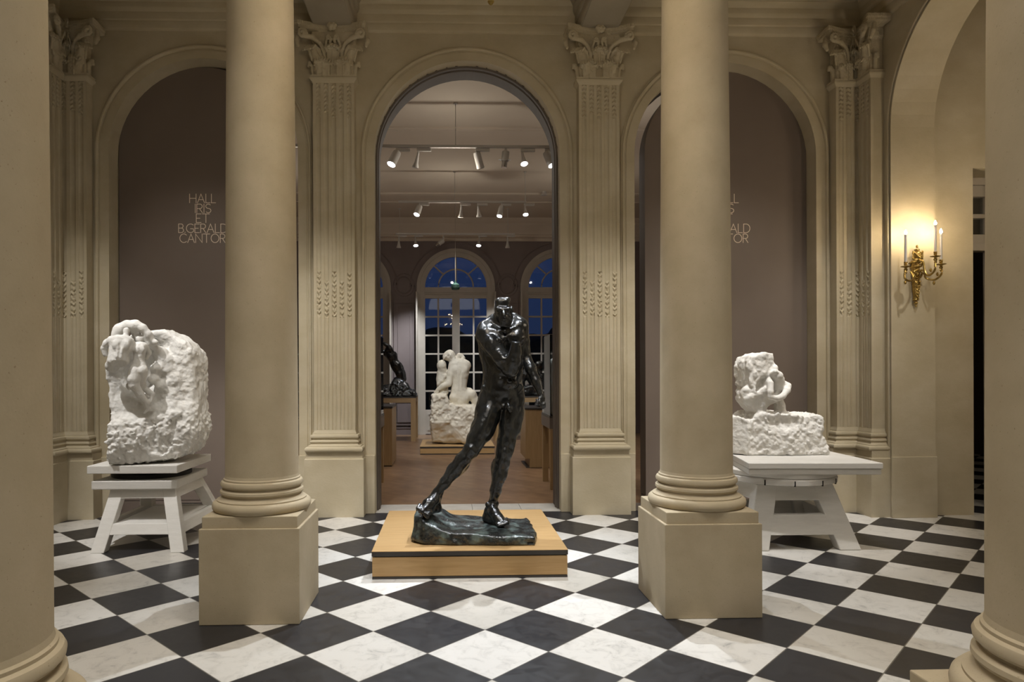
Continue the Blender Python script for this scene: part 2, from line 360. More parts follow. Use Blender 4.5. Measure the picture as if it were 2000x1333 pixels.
# ------------------------------------------------------------------ carving kit: signed distances on a grid, meshed with surface nets
def _h(ix, iy, iz):
    h = (ix.astype(np.int64)*374761393 + iy.astype(np.int64)*668265263 + iz.astype(np.int64)*2147483647) & 0xffffffff
    h = ((h ^ (h >> 13))*1274126177) & 0xffffffff
    return ((h ^ (h >> 16)) & 0xffff).astype(np.float32)/32767.5 - 1
def vnoise(P):
    I = np.floor(P).astype(np.int64); f = (P - I).astype(np.float32); f = f*f*(3-2*f); r = 0
    for dx in (0, 1):
        wx = f[..., 0] if dx else 1-f[..., 0]
        for dy in (0, 1):
            wy = f[..., 1] if dy else 1-f[..., 1]
            for dz in (0, 1):
                wz = f[..., 2] if dz else 1-f[..., 2]
                r = r + wx*wy*wz*_h(I[..., 0]+dx, I[..., 1]+dy, I[..., 2]+dz)
    return r
def fbm(P, oct=3, gain=0.5):
    r = 0; a = 1.0; t = 0
    for o in range(oct): r = r + a*vnoise(P*(2.03**o) + 17.3*o); t += a; a *= gain
    return r/t
def rot_to(d):
    d = np.array(d, float); d /= np.linalg.norm(d); a = np.array([0, 0, 1.0]) if abs(d[2]) < 0.9 else np.array([1.0, 0, 0])
    x = np.cross(a, d); x /= np.linalg.norm(x); return np.stack([x, np.cross(d, x), d])    # rows: local axes, z along d
class Carve:
    def __init__(s, lo, hi, h):
        s.lo = np.array(lo, float); s.h = h; s.n = np.ceil((np.array(hi) - s.lo)/h).astype(int) + 1
        s.F = np.full(s.n, 1.0, np.float32)
    def _win(s, lo, hi):
        a = np.clip(np.floor((np.array(lo)-s.lo)/s.h).astype(int), 0, s.n-1); b = np.clip(np.ceil((np.array(hi)-s.lo)/s.h).astype(int)+1, 1, s.n)
        sl = tuple(slice(a[i], max(b[i], a[i]+1)) for i in range(3))
        g = [s.lo[i] + s.h*np.arange(sl[i].start, sl[i].stop) for i in range(3)]
        return sl, np.stack(np.meshgrid(*g, indexing='ij'), -1).astype(np.float32)
    def _mix(s, sl, d, k, sub=False):
        A = s.F[sl]
        if sub:
            d = -d; hh = np.maximum(k - np.abs(A-d), 0)/max(k, 1e-6); s.F[sl] = np.maximum(A, d) + hh*hh*k/4
        else:
            hh = np.maximum(k - np.abs(A-d), 0)/max(k, 1e-6); s.F[sl] = np.minimum(A, d) - hh*hh*k/4
    def cap(s, a, b, ra, rb=None, k=0.02, sub=False, bulge=0.0):
        rb = ra if rb is None else rb; a = np.array(a, float); b = np.array(b, float); m = max(ra, rb) + abs(bulge) + 2*k + 3*s.h
        sl, P = s._win(np.minimum(a, b)-m, np.maximum(a, b)+m)
        ab = b-a; t = np.clip(((P-a) @ ab)/max(ab @ ab, 1e-9), 0, 1)
        r = ra + (rb-ra)*t + bulge*np.sin(PI*t)
        s._mix(sl, np.linalg.norm(P - (a + t[..., None]*ab), axis=-1) - r, k, sub); return s
    def ell(s, c, r, k=0.02, sub=False, d=None, R=None):
        r = np.array([r]*3 if isinstance(r, (int, float)) else r, float); c = np.array(c, float); m = max(r) + 2*k + 3*s.h
        sl, P = s._win(c-m, c+m); Q = P - c
        if d is not None: Q = Q @ rot_to(d).T
        if R is not None: Q = Q @ np.array(R).T
        q = Q/r; k0 = np.linalg.norm(q, axis=-1); k1 = np.linalg.norm(Q/(r*r), axis=-1) + 1e-9
        s._mix(sl, k0*(k0-1)/k1, k, sub); return s
    def box(s, c, r, k=0.02, rnd=0.01, R=None, sub=False):
        c = np.array(c, float); r = np.array(r, float); m = np.linalg.norm(r) + 2*k + 3*s.h
        sl, P = s._win(c-m, c+m); Q = P - c
        if R is not None: Q = Q @ np.array(R).T
        q = np.abs(Q) - (r-rnd); d = np.linalg.norm(np.maximum(q, 0), axis=-1) + np.minimum(q.max(-1), 0) - rnd
        s._mix(sl, d, k, sub); return s
    def chain(s, pts, rad, k=0.02, sub=False):
        for i in range(len(pts)-1): s.cap(pts[i], pts[i+1], rad[i], rad[i+1], k, sub)
        return s
    def poly(s, pts, y0f, y1f, k=0.02, rnd=0.02, topf=None):
        # outline in X,Z extruded in Y between y0f(x,z) and y1f(x,z)
        pts = np.array(pts, float); xs = s.lo[0] + s.h*np.arange(s.n[0]); zs = s.lo[2] + s.h*np.arange(s.n[2]); X, Z = np.meshgrid(xs, zs, indexing='ij')
        d = np.full(X.shape, 1e9); sg = np.ones(X.shape)
        for i in range(len(pts)):
            a = pts[i]; b = pts[i-1]; e = b-a; wx, wz = X-a[0], Z-a[1]
            t = np.clip((wx*e[0]+wz*e[1])/(e@e), 0, 1); d = np.minimum(d, (wx-e[0]*t)**2 + (wz-e[1]*t)**2)
            c1 = Z >= a[1]; c2 = Z < b[1]; c3 = e[0]*wz > e[1]*wx
            sg = np.where((c1 & c2 & c3) | (~c1 & ~c2 & ~c3), -sg, sg)
        d2 = (sg*np.sqrt(d)).astype(np.float32)
        Y = (s.lo[1] + s.h*np.arange(s.n[1])).astype(np.float32)
        ya = y0f(X, Z).astype(np.float32); yb = y1f(X, Z).astype(np.float32)
        dy = np.maximum(ya[:, None, :] - Y[None, :, None], Y[None, :, None] - yb[:, None, :])
        a = d2[:, None, :] + rnd; b = dy + rnd
        D = np.minimum(np.maximum(a, b), 0) + np.sqrt(np.maximum(a, 0)**2 + np.maximum(b, 0)**2) - rnd
        s._mix((slice(None),)*3, D, k); return s
    def rough(s, amp, freq, oct=3, where=None, ridge=False):
        msk = np.abs(s.F) < amp*1.6 + 3*s.h; idx = np.argwhere(msk)
        if len(idx) == 0: return s
        P = (s.lo + idx*s.h)
        w = 1.0 if where is None else where(P)
        n = fbm(P*freq, oct)
        if ridge: n = 0.55 - 2.2*np.abs(n)
        s.F[msk] += (amp*w*n).astype(np.float32); return s
    def cut(s, p, nrm, k=0.0):                                  # remove the half space on the side nrm points to
        nrm = np.array(nrm, float); nrm /= np.linalg.norm(nrm); sl, P = s._win(s.lo, s.lo + s.n*s.h)
        s.F = np.maximum(s.F, ((P - np.array(p)) @ nrm).astype(np.float32)); return s
    def cut_local(s, p, nrm, r):
        nrm = np.array(nrm, float); nrm /= np.linalg.norm(nrm); p = np.array(p, float)
        sl, P = s._win(p-r, p+r); d = ((P-p) @ nrm).astype(np.float32); inside = np.linalg.norm(P-p, axis=-1) < r
        s.F[sl] = np.where(inside, np.maximum(s.F[sl], d), s.F[sl]); return s
    def net(s):
        F = s.F.copy(); F[0], F[-1] = 1, 1; F[:, 0], F[:, -1] = 1, 1; F[:, :, 0], F[:, :, -1] = 1, 1
        neg = F < 0; nx, ny, nz = F.shape
        c = np.zeros((nx-1, ny-1, nz-1), np.int8)
        for dx in (0, 1):
            for dy in (0, 1):
                for dz in (0, 1): c += neg[dx:nx-1+dx, dy:ny-1+dy, dz:nz-1+dz]
        act = (c > 0) & (c < 8); cells = np.argwhere(act); ids = -np.ones(act.shape, np.int64); ids[act] = np.arange(len(cells))
        acc = np.zeros((len(cells), 3)); cnt = np.zeros(len(cells))
        cor = [(a, b, d) for a in (0, 1) for b in (0, 1) for d in (0, 1)]
        for p in cor:
            for ax in range(3):
                if p[ax]: continue
                q = list(p); q[ax] = 1
                fa = F[cells[:, 0]+p[0], cells[:, 1]+p[1], cells[:, 2]+p[2]]; fb = F[cells[:, 0]+q[0], cells[:, 1]+q[1], cells[:, 2]+q[2]]
                m = (fa < 0) != (fb < 0); t = np.where(m, fa/np.where(m, fa-fb, 1), 0)
                pt = np.tile(np.array(p, float), (len(cells), 1)); pt[:, ax] += t
                acc[m] += pt[m]; cnt[m] += 1
        V = s.lo + (cells + acc/cnt[:, None])*s.h
        Q = []
        for ax in range(3):
            o1, o2 = [(1, 2), (2, 0), (0, 1)][ax]
            sa = [slice(None)]*3; sb = [slice(None)]*3; sa[ax] = slice(0, -1); sb[ax] = slice(1, None)
            A = neg[tuple(sa)]; B = neg[tuple(sb)]; e = np.argwhere(A != B)
            e = e[(e[:, o1] > 0) & (e[:, o2] > 0) & (e[:, o1] < F.shape[o1]-1) & (e[:, o2] < F.shape[o2]-1)]
            fl = A[e[:, 0], e[:, 1], e[:, 2]]
            def cid(a, b):
                q = e.copy(); q[:, o1] -= a; q[:, o2] -= b; return ids[q[:, 0], q[:, 1], q[:, 2]]
            q = np.stack([cid(1, 1), cid(0, 1), cid(0, 0), cid(1, 0)], 1); q[~fl] = q[~fl][:, ::-1]; Q.append(q)
        return V, np.concatenate(Q)
    def floor(s, z):
        s.F = np.maximum(s.F, (z - (s.lo[2] + s.h*np.arange(s.n[2])))[None, None, :].astype(np.float32)); return s
    def build(s, name, mat, parent=None):
        V, Q = s.net(); return link_mesh(name, np_mesh(name, V, Q), mat, parent, smooth=True)

# ------------------------------------------------------------------ the setting
YW = 8.02                    # hall face of the arcaded wall
BAYS = (-2.83, 0.22, 3.27)   # arch centres
PIL = (-1.31, 1.74)          # pilaster and column axes
XL, XR = -4.50, 4.92         # hall side walls
HW, SPR = 1.085, 4.20        # arch half width and springing

struct(MB().box(-7.0, 10.5, -4.0, YW+0.02, -0.2, 0.0), 'floor', M['tiles'])
struct(MB().box(5.41, 10.5, YW+0.02, 15.0, -0.2, 0.0), 'floor', M['tiles'])
mb = MB()
xs_ = [-1.0, -0.30, 0.27, 0.85, 1.45]
for i in range(4): mb.box(xs_[i]+.002, xs_[i+1]-.002, YW-0.0, 8.50, -0.05, 0.004)
struct(mb, 'floor', M['slab'])
struct(MB().box(-6.6, 5.4, 8.50, 18.6, -0.2, 0.002), 'floor', M['parquet'])
struct(MB().box(-6.6, -1.0, YW, 8.5, -0.2, 0.001).box(1.45, 5.4, YW, 8.5, -0.2, 0.001), 'floor', M['taupe_dark'])

def arch_wall(mb, s0, s1, ztop, ops, d0, d1, mapf, spring=SPR, hw=HW, n=28):
    br = [s0, s1]
    for c in ops: br += [c + hw*math.cos(PI*k/n) for k in range(n+1)]
    br = sorted(set(round(b, 5) for b in br))
    def hgt(a, b):
        m = (a+b)/2
        for c in ops:
            if abs(m-c) < hw: return tuple(spring + math.sqrt(max(hw*hw-(q-c)**2, 0)) for q in (a, b))
        return None
    for a, b in zip(br[:-1], br[1:]):
        h = hgt(a, b); za, zb = h if h else (0.0, 0.0)
        P = [(a, za), (b, zb), (b, ztop), (a, ztop)]
        mb.add([mapf(p, d0, z) for p, z in P], [(0, 1, 2, 3)]); mb.add([mapf(p, d1, z) for p, z in P], [(3, 2, 1, 0)])
        if h: mb.add([mapf(a, d0, za), mapf(b, d0, zb), mapf(b, d1, zb), mapf(a, d1, za)], [(0, 3, 2, 1)])
    for c in ops:
        for sg in (-1, 1):
            x = c + sg*hw; mb.add([mapf(x, d0, 0), mapf(x, d0, spring), mapf(x, d1, spring), mapf(x, d1, 0)], [(0, 1, 2, 3)])
    for x in (s0, s1): mb.add([mapf(x, d0, 0), mapf(x, d0, ztop), mapf(x, d1, ztop), mapf(x, d1, 0)], [(0, 1, 2, 3)])
    return mb
# arcaded back wall (local d grows away from the viewer), side wall with one archway
struct(arch_wall(MB(), XL-0.9, 5.41, 6.3, BAYS, YW, 8.26, lambda s, d, z: (s, d, z)), 'wall_back', M['stone'])
struct(arch_wall(MB(), XL-0.9, 5.41, 6.3, BAYS, 8.26, 8.50, lambda s, d, z: (s, d, z)), 'wall_back', M['taupe_dark'])
AC = 6.29; AHW = 1.2; ASP = 4.35
struct(arch_wall(MB(), -4.0, YW+0.01, 6.3, (AC,), XR, 5.41, lambda s, d, z: (d, s, z), spring=ASP, hw=AHW), 'wall_right', M['stone'])
struct(MB().box(XL-0.4, XL, -4.0, YW+0.01, 0, 6.3), 'wall_left', M['stone'])
struct(MB().box(-5.0, 10.5, -4.2, -4.0, 0, 6.3), 'wall_front', M['soffit'])
struct(MB().box(-5.0, 10.5, -4.0, YW+0.3, 6.22, 6.42), 'ceiling', M['soffit'])
# brown liner inside the middle arch
def arch_path(c, r, sp, zb, y, n=40):
    P = [((c-r), zb)] + [((c + r*math.cos(PI - PI*k/n)), sp + r*math.sin(PI*k/n)) for k in range(n+1)] + [((c+r), zb)]
    D = [(-1, 0)] + [(math.cos(PI - PI*k/n), math.sin(PI*k/n)) for k in range(n+1)] + [(1, 0)]
    return [((x, y, z), (dx, 0, dz), (0, -1, 0)) for (x, z), (dx, dz) in zip(P, D)]
liner = [(0.0, 0), (0.0, -0.02), (-0.022, -0.03), (-0.022, -0.09), (-0.032, -0.10), (-0.032, -0.16), (-0.020, -0.17), (-0.020, -0.37), (0, -0.37)]
struct(MB().sweep(liner, arch_path(0.22, HW, SPR, 0, 8.135)), 'trim_1', M['taupe_dark'])
# archivolt bands on the wall faces
band = [(-0.001, -0.01), (-0.001, 0.012), (0.095, 0.012), (0.100, 0.004), (0.112, 0.004), (0.118, 0.026), (0.128, 0.034), (0.142, 0.034), (0.150, 0.018), (0.165, 0.010), (0.165, -0.01)]
for k, c in enumerate(BAYS):
    struct(MB().sweep(band, arch_path(c, HW, SPR, 0.66, YW)), 'trim_%d' % (k+2), M['stone'], auto=True)
sp = [((XR, p[0][0], p[0][2]), (0, p[1][0], p[1][2]), (-1, 0, 0)) for p in arch_path(AC, AHW, ASP, 0.0, 0)]
band2 = [(-0.001, -0.01), (-0.001, 0.006), (0.02, 0.006), (0.024, 0.0), (0.034, 0.0), (0.038, 0.014), (0.052, 0.018), (0.06, 0.006), (0.075, 0.006), (0.075, -0.01)]
struct(MB().sweep(band2, sp), 'trim_5', M['stone'], auto=True)
# dado blocks between plinths and openings
mb = MB()
for c in PIL:
    mb.box(c-0.44, c+0.44, YW-0.035, YW+0.01, 0, 0.68)
mb.box(XL, XL+0.60, YW-0.035, YW+0.01, 0, 0.68); mb.box(XR-0.60, XR, YW-0.035, YW+0.01, 0, 0.68)
struct(mb, 'baseboard_back', M['stone'], bevel=0.004)
struct(MB().box(XR-0.012, 5.425, 7.478, 7.50, 0, 0.68), 'baseboard_right', M['stone'], bevel=0.005)

# cornice on the walls, beams and ceiling
corn = [(0, 5.600), (0.012, 5.605), (0.022, 5.622), (0.026, 5.628), (0.026, 5.708), (0.042, 5.716), (0.046, 5.724), (0.046, 5.800), (0.060, 5.812), (0.072, 5.838), (0.075, 5.845), (0.075, 5.900), (0.11, 5.945), (0.125, 5.952), (0.125, 5.962), (0.16, 6.01), (0.165, 6.05), (0.30, 6.22), (0.0, 6.22)]
mb = MB()
def run(x0, x1, y, side):      # along X
    mb.sweep([(p, q) for p, q in corn], [((x0, y, 0), (0, side, 0), (0, 0, 1)), ((x1, y, 0), (0, side, 0), (0, 0, 1))])
def runy(y0, y1, x, side):
    mb.sweep([(p, q) for p, q in corn], [((x, y0, 0), (side, 0, 0), (0, 0, 1)), ((x, y1, 0), (side, 0, 0), (0, 0, 1))])
run(XL, XR, YW, -1); runy(-4, YW, XR, -1); runy(-4, YW, XL, 1)
struct(mb, 'trim_6', M['stone'], auto=True)
bw = 0.212
for c in PIL:
    mb = MB(); mb.box(c-bw, c+bw, -4.0, YW-0.02, 5.592, 6.22)
    for sd in (-1, 1): runy(-4.0, YW-0.02, c+sd*bw, sd)
    tag(mb.build('ceiling_beam', M['soffit'], auto=True), 'plaster ceiling beam running back from the %s wall pilaster over the %s column' % (('left of the doorway', 'left') if c < 0 else ('right of the doorway', 'right')), 'beam', 'plaster ceiling beams')
for y, w in ((4.815, 'middle'), (1.80, 'nearest')):
    mb = MB(); mb.box(XL, XR, y-bw, y+bw, 5.60, 6.21)
    tag(mb.build('ceiling_cross_beam', M['soffit']), 'plaster beam crossing the hall above the %s row of columns' % w, 'beam')

# ------------------------------------------------------------------ pilasters
def map_flat(c): return lambda V: np.stack([c + V[:, 0], YW - 0.002 - V[:, 1], V[:, 2]], 1)
def map_fold(side):
    X0 = XR if side > 0 else XL
    def f(V):
        a = np.abs(V[:, 0]); d = V[:, 1] + 0.002; left = V[:, 0] <= 0
        q = np.clip(a/0.10, 0, 1); q = q*q*(3-2*q); w = a + d*(1-q) + 0.17*q
        X = np.where(left, X0 - side*w, X0 - side*d); Y = np.where(left, YW - d, YW - w)
        return np.stack([X, Y, V[:, 2]], 1)
    return f
def wrap3(prof, w, D, name):
    V = []; Q = []; m = 8
    for o, z in prof:
        V += [(-w-o, 0, z), (-w-o, D+o, z), (-0.10, D+o, z), (0, D+o, z), (0.10, D+o, z), (w+o, D+o, z), (w+o, 0, z), (0, 0, z)]
    for i in range(len(prof)-1):
        for k in range(m-2): Q.append((i*m+k, i*m+k+1, (i+1)*m+k+1, (i+1)*m+k))
    for t in (0, (len(prof)-1)*m): Q += [(t, t+1, t+2, t+7), (t+2, t+3, t+4, t+7), (t+4, t+5, t+6, t+7)]
    return np.array(V, float), np.array(Q)
def shaft_field():
    w, D = 0.235, 0.15
    xs = np.concatenate([[-w, -w], np.linspace(-w, w, 108)[1:-1], [w, w]])
    z0, z1 = 0.965, 4.965
    zs = np.unique(np.round(np.concatenate([[0.93, z0-0.004], np.linspace(z0, z0+0.03, 11), np.linspace(1.1, 2.2, 8), np.linspace(2.24, 2.82, 100),
                                   np.linspace(2.9, 4.4, 9), np.linspace(4.5, z1, 80), [5.04]]), 5))
    X, Z = np.meshgrid(xs, zs, indexing='ij'); Dp = np.full(X.shape, D)
    rng = np.random.RandomState(3)
    for k, cx in enumerate((-0.174, -0.087, 0, 0.087, 0.174)):
        t = (X-cx)/0.026
        e = np.maximum((z0+0.026-Z)/0.026, 0) + np.maximum((Z-(z1-0.026))/0.026, 0); tt = np.sqrt(t*t+e*e); ins = tt < 1
        g = -0.015*np.sqrt(np.maximum(1-tt*tt, 0))
        rod = -0.015 + 0.015*np.sqrt(np.maximum(1-(tt/0.74)**2, 0))
        low = Z < 2.30
        v = np.where(low, np.maximum(g, np.where(tt < 0.74, rod, -1)), g)
        zt = 2.80 if k % 2 == 0 else 2.69
        orn = (Z > 2.27) & (Z < zt)
        ph = Z/0.058 + k*0.37; a = np.abs(t)
        leaf = np.cos(2*PI*(ph - 0.55*a)) * (0.6+0.4*np.cos(2*PI*Z/0.117+k)) + 0.5*vnoise(np.stack([X*150+k*9, Z*90, Z*0], -1))
        v = np.where(orn & (a < 0.95), -0.008 + 0.013*np.clip(leaf, -0.9, 1)*(1-0.35*a), v)
        zb = 4.56 if k % 2 == 0 else 4.62
        hus = (Z > zb) & (Z < 4.955)
        leaf = np.cos(2*PI*(Z/0.050 + 0.50*a + k*.2)) + 0.3*vnoise(np.stack([X*120+k*9, Z*80, Z*0], -1))
        v = np.where(hus & (a < 0.9), -0.009 + 0.010*np.clip(leaf, -0.8, 1)*(1-0.3*a), v)
        Dp = np.where(ins, D + v, Dp)
    Dp[0, :] = 0; Dp[-1, :] = 0
    nx, nz = X.shape; V = np.stack([X, Dp, Z], -1).reshape(-1, 3)
    i, j = np.meshgrid(np.arange(nx-1), np.arange(nz-1), indexing='ij'); a = (i*nz+j).ravel()
    return V, np.stack([a, a+nz, a+nz+1, a+1], 1)
def capital_field():
    c = Carve((-0.46, -0.03, 4.99), (0.46, 0.40, 5.66), 0.0048)
    c.box((0, 0.06, 5.27), (0.222, 0.085, 0.27), 0.005)
    c.box((0, 0.07, 5.47), (0.245, 0.10, 0.06), 0.03, 0.02)
    def leaf(x, d, z0, z1, w, curl, dirx=0.0, k=0.006):
        c.box((x, d+0.004, (z0+z1)/2-0.006), (w*0.43, 0.024, (z1-z0)/2), 0.006, 0.014)
        c.cap((x-0.30*w, d+0.018, z1-0.03), (x+0.30*w, d+0.018, z1-0.03), 0.026, 0.026, 0.012)
        nr = 7
        for q in range(nr):
            s_ = (q-(nr-1)/2)/((nr-1)/2); zt = z1 - 0.030*s_*s_
            c.chain([(x+0.40*w*s_, d+0.020, zt-0.03), (x+0.46*w*s_, d+0.030+curl*0.5, zt-0.002), (x+0.44*w*s_, d+0.030+curl, zt-0.030)], [0.013, 0.0155, 0.012], 0.005)
            c.chain([(x+0.50*w*s_, d+0.012, z0+(z1-z0)*(0.25+0.09*q if s_ > 0 else 0.25+0.09*(nr-1-q))), (x+0.52*w*s_, d+0.018, z0+(z1-z0)*0.62)], [0.012, 0.010], 0.004)
        for s_ in (-0.75, -0.45, -0.18, 0.18, 0.45, 0.75):
            c.cap((x+0.22*w*s_, d+0.034, z0+0.01), (x+0.40*w*s_, d+0.036, z1-0.045), 0.0055, 0.0065, 0.003, sub=True)
        c.cap((x, d+0.026, z0), (x, d+0.030, z1-0.02), 0.010, 0.009, 0.004)
    for x in (-0.115, 0.115): leaf(x, 0.155, 5.02, 5.215, 0.185, 0.045)
    for sg in (-1, 1):           # leaf edges turned onto the sides
        c.chain([(sg*0.235, 0.10, 5.03), (sg*0.245, 0.10, 5.16), (sg*0.275, 0.10, 5.20), (sg*0.29, 0.10, 5.165)], [0.022, 0.024, 0.024, 0.018], 0.01)
        c.chain([(sg*0.15, 0.16, 5.10), (sg*0.19, 0.18, 5.24), (sg*0.215, 0.20, 5.315)], [0.035, 0.04, 0.035], 0.02)
        for q in range(6):       # corner upper leaves, curling outward
            t = q/5.0; xx = sg*(0.14+0.12*t)
            c.chain([(xx-sg*0.02, 0.165, 5.20), (xx+sg*0.01, 0.195, 5.31), (xx+sg*0.05, 0.235-0.03*t, 5.335), (xx+sg*0.075, 0.255-0.04*t, 5.295)], [0.011, 0.014, 0.015, 0.012], 0.005)
        # volute stem and corner scroll
        c.chain([(sg*0.095, 0.165, 5.21), (sg*0.105, 0.18, 5.31), (sg*0.15, 0.20, 5.385), (sg*0.225, 0.235, 5.43), (sg*0.30, 0.27, 5.43)], [0.018, 0.02, 0.023, 0.026, 0.026], 0.01)
        for wv in range(18):
            a = wv/17*2.6*PI; r = 0.058*(1-wv/24); cx, cz = sg*0.325, 5.455
            c.ell((cx + sg*r*math.cos(PI-a)*0.8, 0.275 + 0.012*wv/17, cz + r*math.sin(PI-a)*1.0), 0.019, 0.006)
        c.chain([(sg*0.385, 0.20, 5.48), (sg*0.40, 0.22, 5.40), (sg*0.385, 0.235, 5.34)], [0.024, 0.028, 0.020], 0.01)
        # inner helix
        c.chain([(sg*0.09, 0.17, 5.30), (sg*0.075, 0.19, 5.38), (sg*0.06, 0.205, 5.43), (sg*0.035, 0.21, 5.455)], [0.013, 0.015, 0.016, 0.014], 0.006)
        for wv in range(10):
            a = wv/9*2*PI; c.ell((sg*(0.045 - 0.022*math.cos(a)), 0.215, 5.445 + 0.024*math.sin(a)), 0.011, 0.004)
        c.chain([(sg*0.02, 0.21, 5.42), (sg*0.025, 0.215, 5.385)], [0.018, 0.016], 0.006)
    leaf(0.0, 0.16, 5.16, 5.355, 0.17, 0.075)
    # abacus with concave faces
    n = 40
    for k in range(n+1):
        t = -1 + 2*k/n; dd = 0.175 + 0.10*abs(t)**2.2
        c.box((0.365*t, dd/2, 5.590), (0.020, dd/2, 0.020), 0.012, 0.004); c.box((0.355*t, dd/2-0.012, 5.550), (0.020, dd/2, 0.018), 0.012, 0.006)
    for q in range(6):
        a = 2*PI*q/6; c.ell((0.034*math.cos(a), 0.235, 5.565+0.034*math.sin(a)), (0.026, 0.022, 0.026), 0.004)
    c.ell((0, 0.248, 5.565), 0.022, 0.004)
    c.rough(0.004, 70, 2); c.F = np.maximum(c.F, (0.002 - (c.lo[1] + c.h*np.arange(c.n[1])))[None, :, None].astype(np.float32)); return c.net()
SHAFT = shaft_field(); CAPF = capital_field()
basep = [(0.0, 0.74), (0.080, 0.742), (0.090, 0.752), (0.094, 0.768), (0.090, 0.784), (0.080, 0.794), (0.066, 0.798), (0.066, 0.806), (0.048, 0.812), (0.034, 0.822), (0.030, 0.832),
         (0.036, 0.838), (0.042, 0.850), (0.038, 0.864), (0.028, 0.869), (0.020, 0.874), (0.018, 0.884), (0.026, 0.888), (0.036, 0.900), (0.037, 0.915), (0.030, 0.930), (0.014, 0.936), (0.014, 0.948), (0.004, 0.962), (0.0, 0.985)]
neckp = [(0.0, 4.950), (0.006, 4.962), (0.030, 4.985), (0.034, 4.992), (0.034, 5.006), (0.022, 5.012), (0.030, 5.020), (0.030, 5.034), (-0.02, 5.036)]
PARTS = [('plinth', wrap3([(0.0, 0.0), (0.0, 0.655), (-0.006, 0.662), (-0.015, 0.664), (-0.015, 0.742)], 0.335, 0.22, 'p'), False),
         ('base', wrap3(basep, 0.235, 0.15, 'b'), True), ('shaft', SHAFT, False), ('necking', wrap3(neckp, 0.235, 0.15, 'n'), False), ('capital', CAPF, True)]
def pilaster(origin, mapf, label, group=None):
    r = tag(empty('pilaster', origin), label, 'pilaster', group)
    for nm, (V, Q), sm in PARTS:
        W = mapf(V); me = np_mesh(nm, W, Q); me.update()
        o = link_mesh(nm, me, M['stone'], r, smooth=False)
        o.data.polygons.foreach_set('use_smooth', np.ones(len(me.polygons), bool))
        try: o.data.set_sharp_from_angle(angle=math.radians(38 if nm != 'capital' else 60))
        except Exception: pass
    return r
pilaster((PIL[0], YW-0.1, 0), map_flat(PIL[0]), 'fluted stone pilaster with leafy capital on the wall left of the central doorway')
pilaster((PIL[1], YW-0.1, 0), map_flat(PIL[1]), 'fluted stone pilaster with leafy capital on the wall right of the central doorway')
pilaster((XL+0.1, YW-0.1, 0), map_fold(-1), 'folded fluted pilaster in the dim left corner of the hall')
pilaster((XR-0.1, YW-0.1, 0), map_fold(1), 'folded fluted pilaster in the right corner beside the wall with the candle sconce')

# ------------------------------------------------------------------ columns
cbase = [(0.300, 0.700), (0.318, 0.704), (0.329, 0.718), (0.332, 0.736), (0.327, 0.754), (0.315, 0.766), (0.300, 0.770), (0.300, 0.778), (0.292, 0.781), (0.280, 0.788), (0.268, 0.798), (0.264, 0.808),
         (0.272, 0.812), (0.280, 0.824), (0.278, 0.838), (0.268, 0.846), (0.258, 0.850), (0.256, 0.858), (0.264, 0.861), (0.275, 0.872), (0.277, 0.886), (0.270, 0.900), (0.257, 0.906), (0.257, 0.916), (0.249, 0.922), (0.2455, 0.940)]
cshaft = [(0.2455, 0.93)] + [(0.2455 - 0.030*((z-0.93)/4.1)**1.4, z) for z in np.linspace(1.0, 5.0, 16)]
ccap = [(0.225, 4.99), (0.235, 5.0), (0.235, 5.03), (0.222, 5.04), (0.222, 5.12), (0.25, 5.2), (0.235, 5.28), (0.27, 5.4), (0.31, 5.46), (0.33, 5.5), (0.28, 5.5)]
def column(x, y, label):
    r = tag(empty('column', (x, y, 0)), label, 'column')
    MB().box(x-0.325, x+0.325, y-0.325, y+0.325, 0, 0.625).box(x-0.309, x+0.309, y-0.309, y+0.309, 0.62, 0.702).build('pedestal', M['column'], r, bevel=0.005)
    MB().lathe(cbase, (x, y, 0), 96).build('base', M['column'], r, auto=True)
    MB().lathe(cshaft, (x, y, 0), 96).build('shaft', M['column'], r, auto=True)
    MB().lathe(ccap, (x, y, 0), 64).box(x-0.31, x+0.31, y-0.31, y+0.31, 5.5, 5.598).build('capital', M['column'], r, auto=True)
column(-1.305, 4.815, 'round limestone column on a square pedestal left of the bronze figure')
column(1.745, 4.815, 'round limestone column on a square pedestal right of the bronze figure')
column(-1.305, 1.80, 'nearest speckled limestone column cut off by the left picture edge')
column(1.745, 1.80, 'nearest speckled limestone column cut off by the right picture edge')

# ------------------------------------------------------------------ arched partitions with lettering in the side arches
STROKES = {'H': ([[(0,0),(0,1)], [(.78,0),(.78,1)], [(0,.5),(.78,.5)]], .78), 'A': ([[(0,0),(.42,1),(.84,0)], [(.16,.36),(.68,.36)]], .84), 'L': ([[(0,1),(0,0),(.5,0)]], .5), 'I': ([[(0,0),(0,1)]], 0.0),
    'E': ([[(.55,1),(0,1),(0,0),(.55,0)], [(0,.5),(.42,.5)]], .55), 'T': ([[(0,1),(.8,1)], [(.4,1),(.4,0)]], .8), 'N': ([[(0,0),(0,1),(.82,0),(.82,1)]], .82), '.': ([[(0,0),(0.02,0.05)]], .02)}
def arc(cx, cy, rx, ry, a0, a1, n=14): return [(cx + rx*math.cos(math.radians(a0+(a1-a0)*i/n)), cy + ry*math.sin(math.radians(a0+(a1-a0)*i/n))) for i in range(n+1)]
STROKES['R'] = ([[(0,0),(0,1),(.32,1)] + arc(.32,.74,.26,.26,90,-90) + [(0,.48)], [(.28,.48),(.60,0)]], .6)
STROKES['B'] = ([[(0,0),(0,1),(.30,1)] + arc(.30,.76,.24,.24,90,-90) + [(0,.52)], [(.30,.52)] + arc(.32,.26,.28,.26,90,-90) + [(0,0)]], .6)
STROKES['D'] = ([[(0,0),(0,1),(.30,1)] + arc(.30,.5,.46,.5,90,-90) + [(0,0)]], .76)
